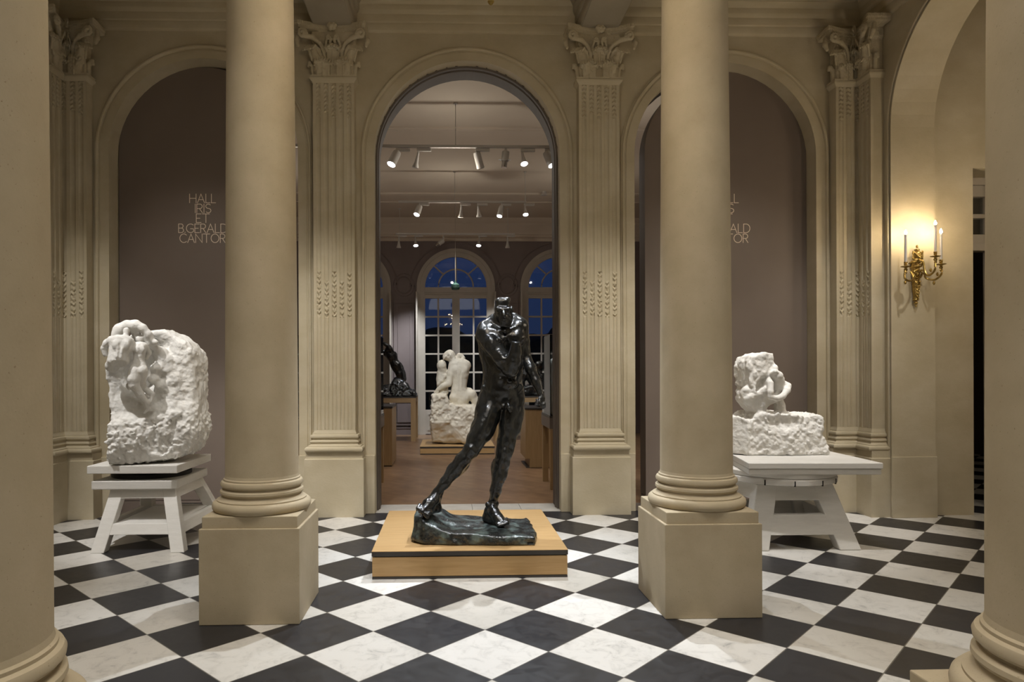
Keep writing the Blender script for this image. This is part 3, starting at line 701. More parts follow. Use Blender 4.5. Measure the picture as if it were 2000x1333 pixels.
STROKES['S'] = ([arc(.30,.75,.27,.25,40,250) + arc(.30,.25,.28,.25,70,-140)], .58)
STROKES['C'] = ([arc(.5,.5,.5,.5,50,310,24)], .82)
STROKES['O'] = ([arc(.5,.5,.5,.5,0,360,32)], 1.0)
STROKES['G'] = ([arc(.5,.5,.5,.5,50,320,24) + [(.84,.44),(.5,.44)]], .86)
LINES = [('HALL', 370.5, 421, 379.5, 396.3), ('IRIS', 381.5, 412, 399, 415.8), ('ET', 383.5, 409, 418.2, 435), ('B.GERALD', 349, 443.5, 438, 454.6), ('CANTOR', 351.5, 439.5, 457.5, 474)]
def lettering(parent, du, yp):
    mb = MB(); th = 0.0040
    for txt, ua, ub, va, vb in LINES:
        p0 = at(ua+du, vb, yp); p1 = at(ub+du, va, yp); hgt = p1[2]-p0[2]; W = p1[0]-p0[0]
        gaps = 0.17 if txt != 'B.GERALD' else 0.16
        nat = sum(STROKES[c][1] for c in txt) + gaps*(len(txt)-1); k = W/(nat*hgt); x = p0[0]
        for c in txt:
            st, w = STROKES[c]
            for si, pl in enumerate(st):
                pl = [pl[0]] + [b_ for a_, b_ in zip(pl[:-1], pl[1:]) if abs(a_[0]-b_[0]) + abs(a_[1]-b_[1]) > 0.004]
                Q_ = np.array([[x + a*hgt*k, p0[2] + b*hgt] for a, b in pl]); m_ = len(Q_); closed = np.linalg.norm(Q_[0]-Q_[-1]) < 1e-6 and m_ > 3
                L_, R_ = [], []
                for q_ in range(m_):
                    a = Q_[q_]-Q_[q_-1] if q_ > 0 else (Q_[-1]-Q_[-2] if closed else None); b = Q_[q_+1]-Q_[q_] if q_ < m_-1 else (Q_[1]-Q_[0] if closed else None)
                    a = b if a is None else a; b = a if b is None else b; a = a/(np.linalg.norm(a)+1e-9); b = b/(np.linalg.norm(b)+1e-9)
                    na = np.array([-a[1], a[0]]); nb = np.array([-b[1], b[0]]); mt = na+nb; mt = mt/(np.linalg.norm(mt)+1e-9); mt = mt*th/max(mt @ na, 0.45)
                    e = (-a*th if q_ == 0 else (a*th if q_ == m_-1 else 0*a)) if not closed else 0*a
                    L_.append(Q_[q_]+e+mt); R_.append(Q_[q_]+e-mt)
                yy = yp - 0.002 - 0.0008*si; V_ = [(p[0], yy, p[1]) for p in L_] + [(p[0], yy, p[1]) for p in R_]
                mb.add(V_, [(q_, m_+q_, m_+q_+1, q_+1) for q_ in range(m_-1)])
            x += (w+gaps)*hgt*k
    return mb.build('lettering', M['letter'], parent)
YP = 8.225
def partition(c, hw, du, side, label):
    r = tag(empty('arched_partition', (c, YP+0.12, 0)), label, 'partition wall')
    n = 48; sprg = 4.28
    poly = [(c-hw, 0.135)] + [(c + hw*math.cos(PI-PI*k/n), sprg + hw*math.sin(PI*k/n)) for k in range(n+1)] + [(c+hw, 0.135)]
    MB().prism(poly, YP, YP+0.24, axis='y').build('panel', M['taupe'], r, auto=True)
    g = MB(); g.box(c-hw, c+hw, YP+0.002, YP+0.23, 0.0, 0.128)
    g.build('skirting', M['taupe'], r)
    v = MB(); v0 = c + (-0.28 if side < 0 else -0.45); v.box(v0, v0+0.62, YP-0.002, YP+0.05, 0.03, 0.10); v.build('vent', M['black'], r)
    lettering(r, du, YP)
partition(-2.905, 0.995, 0, -1, 'brown arched partition with museum lettering filling the left arch')
partition(3.36, 0.99, 1021, 1, 'brown arched partition with lettering partly hidden, filling the right arch')

# ------------------------------------------------------------------ passage beyond the right archway, door with transom
DX0, DX1 = 5.93, 6.46
mb = MB(); mb.box(5.41, DX0, 7.60, 8.1, 0, 6.3).box(DX1, 10.5, 7.60, 8.1, 0, 6.3).box(DX0, DX1, 7.60, 8.1, 3.93, 6.3)
struct(mb, 'wall_passage', M['stone'])
struct(MB().box(9.8, 10.0, 2.0, 7.6, 0, 6.3), 'wall_passage', M['stone'])
struct(MB().box(5.41, 10.0, 2.0, 2.2, 0, 6.3), 'wall_passage', M['stone'])
struct(MB().box(5.41, 10.5, 14.0, 14.2, 0, 4).box(10.3, 10.5, 8.1, 14, 0, 4).box(5.41, 5.45, 8.5, 14, 0, 4).box(5.41, 10.5, 8.1, 14.2, 4.0, 4.1), 'wall_passage', M['taupe_dark'])
mb = MB(); fy0, fy1 = 8.00, 8.10
mb.box(DX0, DX1, fy0-0.03, fy1, 3.84, 3.93).box(DX0, DX1, fy0, fy1, 3.71, 3.85).box(DX0, DX1, fy0, fy1, 3.14, 3.26).box(DX0, DX1, fy0-0.03, fy1, 3.06, 3.15)
mb.box(DX0, DX0+0.06, fy0, fy1, 0, 3.85).box(DX1-0.055, DX1, fy0, fy1, 3.2, 3.85).box(DX1-0.02, DX1, fy0, fy1, 0, 3.2).box(DX0, DX1, fy0+0.01, fy1, 3.455, 3.505)
door = struct(mb, 'door_1', M['joinery'], bevel=0.006)
MB().box(DX0+0.03, DX1-0.03, fy0+0.05, fy0+0.055, 3.2, 3.8).build('transom_glass', M['glass'], door)

# ------------------------------------------------------------------ gallery behind the doorway
GY = 18.1; GZ = 5.65
struct(MB().box(-6.8, -6.6, 8.5, GY+0.4, 0, 5.9), 'wall_left', M['mauve'])
struct(MB().box(5.4, 5.41, 8.5, GY+0.4, 0, 5.9), 'wall_right', M['mauve'])
struct(MB().box(-6.8, 5.41, 8.5, GY+0.4, GZ, 5.9), 'ceiling', M['upper'])
mb = MB(); gc = [(0, 5.10), (0.02, 5.10), (0.03, 5.17), (0.08, 5.20), (0.08, 5.25), (0.11, 5.27), (0.14, 5.36), (0.24, 5.46), (0.26, 5.50), (0.26, 5.53), (0.34, 5.62), (0.36, GZ), (0, GZ)]
mb.sweep(gc, [((-6.6, GY, 0), (0, -1, 0), (0, 0, 1)), ((5.4, GY, 0), (0, -1, 0), (0, 0, 1))]); struct(mb, 'trim_7', M['upper'], auto=True)
mb = MB()
for y, z in ((11.2, 5.625), (11.32, 5.635), (15.3, 5.62), (15.45, 5.635), (16.1, 5.63)): mb.box(-6.5, 5.3, y, y+0.06, z, GZ+0.01)
struct(mb, 'trim_8', M['upper'])
WC = [0.18 + 2.73*k for k in (-2, -1, 0, 1)]; WSP = 3.87
struct(arch_wall(MB(), -6.6, 5.4, 5.9, WC, GY, GY+0.35, lambda s, d, z: (s, d, z), spring=WSP, hw=0.99), 'wall_window', M['mauve'])
def window(i, c):
    y = GY + 0.02; mb = MB(); n = 32
    fr = [(-0.16, 0), (-0.16, -0.06), (-0.10, -0.075), (-0.03, -0.075), (-0.03, -0.10), (0.06, -0.10), (0.06, 0.0)]
    path = [((c + s_*0.97, y, z), (s_, 0, 0), (0, 1, 0)) for s_, z in ((-1, 0.0),)] + \
           [((c + 0.97*math.cos(PI-PI*k/n), y, WSP + 0.97*math.sin(PI*k/n)), (math.cos(PI-PI*k/n), 0, math.sin(PI*k/n)), (0, 1, 0)) for k in range(n+1)] + [((c+0.97, y, 0.0), (1, 0, 0), (0, 1, 0))]
    mb.sweep(fr, path)
    mb.box(c-0.83, c+0.83, y-0.072, y+0.04, 3.70, 3.88); mb.box(c-0.81, c+0.81, y-0.092, y+0.0, 3.74, 3.78)          # transom
    t = 0.022
    mb.box(c-t, c+t, y-0.03, y+0.02, 3.88, 4.72)
    mb.tube([(c + 0.46*math.cos(PI*k/n), y-0.01, 3.90 + 0.46*math.sin(PI*k/n)) for k in range(n+1)], t, 6)
    for a in (45, 135):
        ca, sa = math.cos(math.radians(a)), math.sin(math.radians(a)); mb.tube([(c+0.46*ca, y-0.01, 3.90+0.46*sa), (c+0.88*ca, y-0.01, 3.87+0.88*sa)], t, 6)
    mb.box(c-0.10, c+0.10, y-0.07, y+0.02, 0.05, 3.72)                                                            # meeting stiles
    mb.box(c-0.90, c-0.83, y-0.05, y+0.02, 0.05, 3.72); mb.box(c+0.83, c+0.90, y-0.05, y+0.02, 0.05, 3.72)
    mb.box(c-0.895, c+0.895, y-0.047, y+0.018, 3.59, 3.715); mb.box(c-0.895, c+0.895, y-0.04, y+0.018, 0.02, 0.655)
    rows = [3.595 - 0.489*k for k in range(1, 6)]
    for z in rows: mb.box(c-0.88, c+0.88, y-0.03, y+0.019, z-0.022, z+0.022)
    for s_ in (-1, 1):
        mb.box(c+s_*0.465-t, c+s_*0.465+t, y-0.034, y+0.017, 0.602, 3.598)
        x0, x1 = sorted((c+s_*0.17, c+s_*0.76)); mb.box(x0, x1, y-0.055, y, 0.53, 0.56); mb.box(x0, x1, y-0.055, y, 0.12, 0.15); mb.box(x0, x0+0.03, y-0.055, y, 0.15, 0.53); mb.box(x1-0.03, x1, y-0.055, y, 0.15, 0.53)
    o = struct(mb, 'window_%d' % i, M['joinery'], auto=True)
    g = MB().prism([(c-0.9, 0.6), (c+0.9, 0.6)] + [(c + 0.9*math.cos(PI*k/24), 3.88+0.9*math.sin(PI*k/24)) for k in range(25)], y, y+0.006, axis='y')
    g.build('pane', M['glass'], o)
    for s_ in (-1, 1):
        x0, x1 = sorted((c+s_*1.0, c+s_*1.045)); MB().box(x0, x1, y-0.32, y-0.03, 0.02, 3.74).build('shutter', M['joinery'], o, bevel=0.004)
for i, c in enumerate(WC): window(i+1, c)
for i, c in enumerate([c + 1.365 for c in WC[:-1]] + [WC[0]-1.365, WC[-1]+1.365]):     # panelled piers with a roundel above
    mb = MB(); y = GY
    def frame(x0, x1, z0, z1, w=0.035, d=0.03):
        mb.box(x0, x1, y-d, y, z1-w, z1); mb.box(x0, x1, y-d, y, z0, z0+w); mb.box(x0, x0+w, y-d, y, z0+w, z1-w); mb.box(x1-w, x1, y-d, y, z0+w, z1-w)
    frame(c-0.27, c+0.27, 1.02, 3.50); frame(c-0.17, c+0.17, 1.12, 3.40, 0.02, 0.02); frame(c-0.27, c+0.27, 0.25, 0.90); mb.box(c-0.19, c+0.19, y-0.035, y, 0.33, 0.82)
    mb.box(c-0.36, c+0.36, y-0.05, y, 0.0, 0.20); mb.box(c-0.36, c+0.36, y-0.06, y, 0.17, 0.20); mb.box(c-0.33, c-0.30, y-0.04, y, 0.2, 3.9); mb.box(c+0.30, c+0.33, y-0.04, y, 0.2, 3.9)
    mb.tube([(c + 0.20*math.cos(2*PI*k/32), y-0.01, 3.95 + 0.22*math.sin(2*PI*k/32)) for k in range(33)], 0.018, 6)
    mb.tube([(c + 0.27*math.cos(2*PI*k/32), y-0.005, 3.95 + 0.30*math.sin(2*PI*k/32)) for k in range(33)], 0.012, 6)
    struct(mb, 'trim_%d' % (i+9), M['mauve'], auto=True)
for i, c in enumerate(WC):
    mb = MB(); mb.tube([(c + 1.20*math.cos(PI*k/40), GY-0.01, WSP + 1.20*math.sin(PI*k/40)) for k in range(41)], 0.018, 6); struct(mb, 'trim_%d' % (i+14), M['mauve'], auto=True)

# garden outside, dusk
tag(MB().box(-60, 60, GY+0.4, 120, -0.6, -0.3).build('lawn', M['lawn']), 'dark lawn outside beyond the gallery windows', 'lawn', kind='structure')
c = Carve((-24, -1.2, -1.4), (24, 1.2, 4.2), 0.22)
c.box((0, 0, 0.75), (23, 0.8, 2.0), 0.1, 0.4); c.rough(1.1, 0.28, 4); c.rough(0.35, 1.1, 2)
V, Q = c.net(); o = link_mesh('hedge', np_mesh('hedge', V + np.array([0, 38.0, 0.8]), Q), M['foliage'], None, smooth=True)
tag(centre(o), 'long dark uneven hedge across the garden outside the windows', 'hedge')
rng = random.Random(11)
for k, (x, wname) in enumerate(((-6.3, 'left'), (1.4, 'central'), (7.6, 'right'))):
    y = 44.5; hh = (3.6, 3.0, 4.2)[k]
    c = Carve((-2.6, -2.2, 0.5), (2.6, 2.2, hh+1.8), 0.16)
    for q in range(12): c.ell((rng.uniform(-1.35, 1.35), rng.uniform(-.9, .9), rng.uniform(1.6, hh)), rng.uniform(.7, 1.15), 0.4)
    c.rough(0.28, 1.6, 3)
    r = tag(empty('tree', (x, y, -0.35)), 'dark rounded garden tree behind the hedge, seen through the %s gallery window' % wname, 'tree')
    V, Q = c.net(); link_mesh('crown', np_mesh('crown', V + np.array([x, y, -0.35]), Q), M['foliage'], r, smooth=True)
    MB().tube([(x, y, -0.35), (x+.05, y, 1.0), (x, y, 2.0)], [0.22, 0.16, 0.12], 8).build('trunk', M['foliage'], r)

# ------------------------------------------------------------------ track lighting in the gallery
RAILS = [(-2.4, 2.6, 10.2, 5.00, [0.107], 'the first light track nearest the doorway'), (-1.0, 1.55, 13.67, 5.04, [0.12, 1.53], 'the middle light track'), (-1.3, 1.62, 16.8, 5.03, [-1.2, 1.45], 'the light track nearest the windows')]
for k, (x0, x1, y, z, rods, d) in enumerate(RAILS):
    r = tag(empty('light_track', ((x0+x1)/2, y, z)), 'pale suspended %s' % d[4:], 'light track')
    MB().box(x0, x1, y-0.02, y+0.02, z-0.02, z+0.02).build('rail', M['lamp_white'], r)
    for x in rods: MB().tube([(x, y, z), (x, y, GZ)], 0.006, 6).lathe([(0.03, 0), (0.03, 0.02)], (x, y, GZ-0.02), 12).build('hanging_rod', M['lamp_white'], r)
def lamp(k, u, v, du, dv, kind, lit, label, w=0.05, L=0.20):
    # u,v: where the housing hangs from its adaptor; du,dv: lens offset on the photo plane; axis leans accordingly
    x0, x1, y, z, _, _ = RAILS[k]; p = at(u, v, y); q = at(u+du, v+dv, y); zt = z-0.03
    r = tag(empty('track_spotlight', (p[0], y, zt)), label, 'spotlight')
    MB().box(p[0]-0.02, p[0]+0.19, y-0.018, y+0.018, zt-0.045, zt).build('adaptor', M['lamp_white'], r, bevel=0.003)
    ax = np.array([q[0]-p[0], -0.07 if lit else 0.03, q[2]-(zt-0.06)]); a = np.array([p[0], y, zt-0.06]); ln = np.linalg.norm(ax); ax /= ln
    MB().tube([(p[0], y, zt-0.03), tuple(a)], 0.010, 8).build('stem', M['lamp_white'], r)
    if kind == 'cyl': pr = [(0.0, 0.9*w), (0.04, w), (ln, w*1.05)]
    else: pr = [(0.0, 0.016), (ln*0.35, 0.022), (ln*0.7, w*0.62), (ln, w*1.02)]
    hs = MB().tube([tuple(a + ax*t) for t, _ in pr], [rr for _, rr in pr], 20).build('housing', M['lamp_white'], r, auto=True)
    MB().tube([tuple(a + ax*(ln+0.001)), tuple(a + ax*(ln+0.006))], [w*0.9]*2, 20).build('lens', M['lamp_face'] if lit else M['lamp_white'], hs)
T1, T2, T3 = 'on the light track nearest the doorway', 'on the middle light track', 'on the light track nearest the windows'
lamp(0, 776, 292, -11, 32, 'cyl', True, 'lit cylindrical spotlight tilted left, leftmost '+T1, 0.065)
lamp(0, 817, 292, -6, 34, 'cone', False, 'slim unlit flared spotlight, second from the left '+T1, 0.05)
lamp(0, 931, 292, 8, 36, 'cyl', False, 'unlit cylindrical spotlight hanging near the middle '+T1, 0.055)
lamp(0, 1020, 292, 3, 31, 'cone', True, 'brightest glaring round spotlight at the right '+T1, 0.055)
lamp(0, 1067, 292, 10, 34, 'cyl', True, 'dim spotlight tilted right, rightmost beside the arch edge '+T1, 0.06)
lamp(1, 820, 398, -6, 23, 'cyl', True, 'lit cylindrical spotlight with ring lens, leftmost '+T2, 0.06)
lamp(1, 901, 398, -1, 26, 'cone', False, 'unlit trumpet-shaped spotlight near the centre '+T2, 0.055)
lamp(1, 934, 398, 2, 25, 'cone', False, 'unlit trumpet-shaped spotlight, third from the left '+T2, 0.058)
lamp(1, 980, 398, -5, 26, 'cyl', True, 'spotlight with a thin lit crescent, fourth from the left '+T2, 0.055)
lamp(1, 1025, 398, 1, 23, 'cone', True, 'bright round spotlight at the right end '+T2, 0.055)
lamp(2, 779, 462, -0.5, 22, 'cone', False, 'unlit trumpet-shaped spotlight, leftmost '+T3, 0.06)
lamp(2, 811, 462, 1.5, 19, 'cone', True, 'bright round spotlight, second from the left '+T3, 0.06)
lamp(2, 936, 462, -1.5, 19, 'cone', True, 'bright round spotlight right of the window arch '+T3, 0.06)
lamp(2, 991, 462, 0.5, 22, 'cone', False, 'unlit trumpet-shaped spotlight, rightmost '+T3, 0.06)
def projector(k, u, v, du, dv, label):
    x0, x1, y, z, _, _ = RAILS[k]; p = at(u, v, y); q = at(u+du, v+dv, y); zt = z-0.03; d = np.array([q[0]-p[0], -0.03, q[2]-p[2]]); L = np.linalg.norm(d); d /= L
    r = tag(empty('framing_projector', (p[0], y, zt)), label, 'projector lamp')
    MB().tube([(p[0], y, zt), tuple(p)], 0.018, 8).build('bracket', M['lamp_white'], r)
    MB().tube([tuple(p), tuple(p+d*L*0.6)], 0.055, 14).build('body', M['lamp_white'], r, auto=True)
    MB().tube([tuple(p+d*L*0.45), tuple(p+d*L)], 0.042, 14).build('lens_barrel', M['chrome'], r, auto=True)
    MB().tube([tuple(p+d*L*0.5 - np.array([0.09, 0, 0])), tuple(p+d*L*0.5 + np.array([0.09, 0, 0]))], 0.008, 6).build('shutter_lever', M['chrome'], r)
projector(0, 988, 297, -4, 32, 'chrome-trimmed framing projector with small levers on the light track nearest the doorway')
projector(2, 866, 470, -15, 12, 'shiny chrome framing projector tilted sideways on the light track nearest the windows')
# small ceiling fittings
p = at(1063, 411, 15.2)
o = MB().lathe([(0.07, 0), (0.07, 0.03), (0.05, 0.05), (0.05, 0.08)], (p[0], 15.2, GZ-0.08), 20).build('smoke_detector', M['lamp_white'], auto=True)
tag(centre(o), 'small round pale smoke detector on the gallery ceiling at the right', 'smoke detector')
gx = 0.15
r = tag(empty('pendant_lamp', (gx, 16.0, GZ)), 'tiny green glass lantern hanging on a thin cord before the central window', 'hanging lamp')
MB().tube([(gx, 16.0, GZ), (gx, 16.0, 3.78)], 0.005, 6).build('cord', M['joinery'], r)
MB().lathe([(0.02, 0), (0.085, 0.01), (0.10, 0.05), (0.10, 0.07), (0.088, 0.08), (0.10, 0.09), (0.10, 0.12), (0.06, 0.15), (0.025, 0.17), (0.02, 0.22)], (gx, 16.0, 3.56), 20).build('glass_shade', M['green_glass'], r, auto=True)

# ------------------------------------------------------------------ gallery furniture
def plinth_box(x0, x1, y0, y1, z, label, notch=None, thin=0.03):
    r = tag(empty('display_plinth', ((x0+x1)/2, (y0+y1)/2, 0)), label, 'plinth')
    b = MB().box(x0, x1, y0, y1, 0.02, z-thin-0.006)
    if notch: b = MB().box(x0, x1, y0, y1, 0.16, z-thin-0.006).box(x0+0.07, x1, y0, y1-0.1, 0.01, 0.16)
    b.build('body', M['oak_v'], r, bevel=0.002)
    MB().box(x0-0.01, x1+0.01, y0-0.01, y1+0.01, z-thin, z).build('top_board', M['oak_dark'], r, bevel=0.002)
    MB().box(x0+0.01, x1-0.01, y0+0.01, y1-0.01, 0.0, 0.02).build('foot_rail', M['oak_dark'], r)
    return r
def oak_table(x0, x1, y0, y1, z, label, leg=0.12, top=0.11):
    r = tag(empty('oak_table', ((x0+x1)/2, (y0+y1)/2, 0)), label, 'table')
    MB().box(x0, x1, y0, y1, z-0.028, z).build('tabletop', M['oak_dark'], r, bevel=0.002)
    e = 0.004
    MB().box(x0+leg, x1-leg, y0+e, y0+0.04, z-0.03-top, z-0.029).box(x0+leg, x1-leg, y1-0.04, y1-e, z-0.03-top, z-0.029).box(x0+e, x0+0.04, y0+leg, y1-leg, z-0.03-top, z-0.029).box(x1-0.04, x1-e, y0+leg, y1-leg, z-0.03-top, z-0.029).build('apron', M['oak_far'], r)
    for x in (x0, x1-leg):
        for y in (y0, y1-leg): MB().box(x, x+leg, y, y+leg, 0, z-0.0285).build('leg', M['oak_v'], r, bevel=0.002)
    return r
def low_platform(x0, x1, y0, y1, z, label, mat, split=0.035):
    r = tag(empty('oak_platform', ((x0+x1)/2, (y0+y1)/2, 0)), label, 'platform')
    MB().box(x0, x1, y0, y1, z-0.004, z).build('top_panel', mat, r)
    MB().box(x0, x1, y0, y1, z-split-0.004, z-0.004).build('edge_band', M['oak_dark'], r, bevel=0.001)
    MB().box(x0+0.004, x1-0.004, y0+0.004, y1-0.004, 0.022, z-split-0.012).build('body', mat, r, bevel=0.001)
    MB().box(x0+0.004, x1-0.004, y0+0.004, y1-0.004, 0.0, 0.018).build('foot_rail', M['oak_dark'], r)
    MB().box(x0+0.02, x1-0.02, y0+0.02, y1-0.02, 0.010, z-split-0.003).build('core', M['oak_dark'], r)
    return r
low_platform(-0.62, 0.94, 5.44, 7.04, 0.222, 'square low oak platform under the black bronze figure', M['oak'], 0.036)
low_platform(-0.59, 0.90, 13.65, 15.1, 0.165, 'low oak platform on the parquet under the pale embracing couple', M['oak'], 0.028)
oak_table(-2.7, -0.80, 16.35, 17.35, 1.06, 'long oak table with dark top below the bronze figure with raised arms')
oak_table(1.05, 3.3, 16.3, 17.4, 1.06, 'oak table at the back right, partly hidden behind the bronze figure')
plinth_box(-2.1, -1.0, 11.97, 12.9, 1.05, 'oak box plinth at the left of the gallery just inside the doorway')
plinth_box(1.295, 2.6, 11.65, 12.5, 1.03, 'oak box plinth with notched corner at the right of the gallery', notch=True)
def vitrine(x0, x1, y0, y1, z, h, label, open_side):
    r = tag(empty('display_case', ((x0+x1)/2, (y0+y1)/2, 0)), label, 'display case')
    MB().box(x0, x1, y0, y1, z-0.03, z).build('tray', M['oak_dark'], r, bevel=0.002)
    MB().box(x0, x1, y0, y1, z-0.18, z-0.032).build('apron', M['taupe'], r)
    for x in (x0+.01, x1-0.09):
        for y in (y0+.01, y1-0.09): MB().box(x, x+0.08, y, y+0.08, 0, z-0.18).build('leg', M['oak_v'], r)
    g = MB(); t = 0.008
    g.box(x0+.01, x1-.01, y0+.01, y0+.01+t, z, z+h); g.box(x0+.01, x1-.01, y1-.01-t, y1-.01, z, z+h); g.box(x0+.01, x0+.01+t, y0+.01, y1-.01, z, z+h); g.box(x1-.01-t, x1-.01, y0+.01, y1-.01, z, z+h); g.box(x0+.01, x1-.01, y0+.01, y1-.01, z+h, z+h+t)
    g.build('glass_cover', M['case_glass'], r)
    return r
vitrine(1.385, 2.5, 9.45, 10.3, 1.03, 1.12, 'glass display case on a table behind the right doorpost, pale marble inside', 0)
vitrine(-2.1, -0.975, 9.45, 10.3, 1.03, 1.12, 'glass display case on a table behind the left doorpost', 0)

# ------------------------------------------------------------------ gilt sconce and chandelier
def smooth_path(P, n=5):
    P = [np.array(p, float) for p in P]; P = [2*P[0]-P[1]] + P + [2*P[-1]-P[-2]]; out = []
    for i in range(1, len(P)-2):
        for k in range(n):
            t = k/n; a, b, c_, d = P[i-1:i+3]
            out.append(tuple(0.5*((2*b) + (c_-a)*t + (2*a-5*b+4*c_-d)*t*t + (3*b-a-3*c_+d)*t**3)))
    return out + [tuple(P[-2])]
def candle_arm(r, path, top, bulbmat, hc=0.20, s=1.0):
    path = smooth_path(path)
    arm = MB().tube(path, [0.011*s]*len(path), 10).build('arm', M['gold'], r, auto=True)
    x, y, z = top
    MB().lathe([(0.006*s, -0.075*s), (0.016*s, -0.06*s), (0.010*s, -0.05*s), (0.020*s, -0.03*s), (0.012*s, -0.02*s), (0.015*s, -0.008*s), (0.046*s, 0.0), (0.050*s, 0.005*s), (0.044*s, 0.006*s), (0.014*s, 0.004*s),
               (0.010*s, 0.012*s), (0.016*s, 0.022*s), (0.018*s, 0.03*s), (0.013*s, 0.036*s), (0.018*s, 0.042*s), (0.018*s, 0.052*s)], (x, y, z), 20).build('drip_pan', M['gold'], arm, auto=True)
    cnd = MB().lathe([(0.0125*s, 0.05*s), (0.0125*s, 0.05*s+hc)], (x, y, z), 16).build('candle', M['candle'], r, auto=True)
    zb = z + 0.05*s + hc
    MB().lathe([(0.006, 0), (0.0125, 0.010), (0.0125, 0.018), (0.009, 0.03), (0.004, 0.042), (0.001, 0.048)], (x, y, zb), 10).build('bulb', bulbmat, cnd, smooth=True)
    return zb
SY = 7.49
def P_(u, v, y): return tuple(at(u, v, y))
sc0 = at(1787, 540, SY)
scn = tag(empty('wall_sconce', (sc0[0], SY, 2.70)), 'gilt bronze three-candle sconce with lit bulbs on the pale stone jamb at right', 'wall lamp')
c = Carve((sc0[0]-0.16, SY-0.14, 2.33), (sc0[0]+0.16, SY+0.01, 3.08), 0.0035)
zz = lambda v: at(1787, v, SY-0.04)[2]; cx = sc0[0]
c.ell((cx, SY-0.035, zz(482)), (0.012, 0.012, 0.016), .004); c.ell((cx, SY-0.035, zz(488)), (0.030, 0.025, 0.010), .004)
c.ell((cx, SY-0.045, zz(499)), (0.045, 0.040, 0.050), .008); c.cap((cx-0.05, SY-.05, zz(492)), (cx, SY-.09, zz(506)), 0.008, None, .004); c.cap((cx+0.05, SY-.05, zz(492)), (cx, SY-.09, zz(506)), 0.008, None, .004)
c.cap((cx-0.052, SY-.05, zz(492)), (cx-0.055, SY-.05, zz(506)), 0.009, None, .004); c.cap((cx+0.052, SY-.05, zz(492)), (cx+0.050, SY-.05, zz(506)), 0.009, None, .004)
c.ell((cx-0.01, SY-0.04, zz(508)), (0.032, 0.03, 0.02), .006)
c.box((cx-0.02, SY-0.035, zz(524)), (0.032, 0.03, 0.085), .004, .006); c.box((cx-0.02, SY-0.04, zz(513)), (0.055, 0.04, 0.007), .004, .004); c.box((cx-0.02, SY-0.04, zz(522)), (0.045, 0.04, 0.008), .004, .004)
for q in range(-2, 3): c.cap((cx-0.02+q*0.013, SY-0.068, zz(516)), (cx-0.02+q*0.012, SY-0.068, zz(540)), 0.004, None, .002)
for q in range(14):
    a = 2*PI*q/14; c.ell((cx-0.02 + 0.048*math.cos(a), SY-0.075, zz(536) + 0.045*math.sin(a)), 0.012, .004)
c.ell((cx-0.02, SY-0.06, zz(536)), (0.030, 0.03, 0.034), .006)
c.cap((cx-0.015, SY-0.035, zz(546)), (cx-0.015, SY-0.035, zz(584)), 0.040, 0.024, .004)
for q in range(-2, 3): c.cap((cx-0.015+q*0.015, SY-0.066, zz(550)), (cx-0.015+q*0.009, SY-0.056, zz(584)), 0.005, 0.004, .002)
c.ell((cx-0.015, SY-0.035, zz(586)), (0.034, 0.03, 0.012), .004); c.ell((cx-0.015, SY-0.035, zz(592)), (0.022, 0.02, 0.018), .006); c.ell((cx-0.015, SY-0.035, zz(598)), (0.010, 0.01, 0.014), .004)
c.rough(0.004, 90, 2); c.build('backplate', M['gold'], scn)
candle_arm(scn, [P_(1779, 531, SY-.07), P_(1784, 545, SY-.13), P_(1776, 549, SY-.20), P_(1768, 545, SY-.22), P_(1767, 534, SY-.22), P_(1769, 525, SY-.22)], P_(1769, 521.5, SY-.22), M['bulb'], 0.30)
candle_arm(scn, [P_(1795, 506, SY-.08), P_(1803, 512, SY-.12), P_(1806, 528, SY-.14), P_(1812, 538, SY-.18), P_(1820, 535, SY-.24), P_(1826, 527, SY-.28), P_(1827, 512, SY-.28)], P_(1827, 501.5, SY-.28), M['bulb'], 0.29)
candle_arm(scn, [P_(1790, 533, SY-.07), P_(1804, 528, SY-.12), P_(1808, 543, SY-.12), P_(1823, 547, SY-.17), P_(1832, 543, SY-.20), P_(1839, 535, SY-.22), P_(1839, 526, SY-.22)], P_(1838, 517, SY-.22), M['bulb'], 0.29)
for u, v, dy in ((1818, 528, .20), (1831, 536, .14), (1824, 553, .14), (1768, 552, .22), (1806, 534, .13), (1800, 516, .10)):
    MB().ball(P_(u, v, SY-dy), (0.014, 0.012, 0.022), 10, 7).build('leaf_ornament', M['gold'], scn, smooth=True)

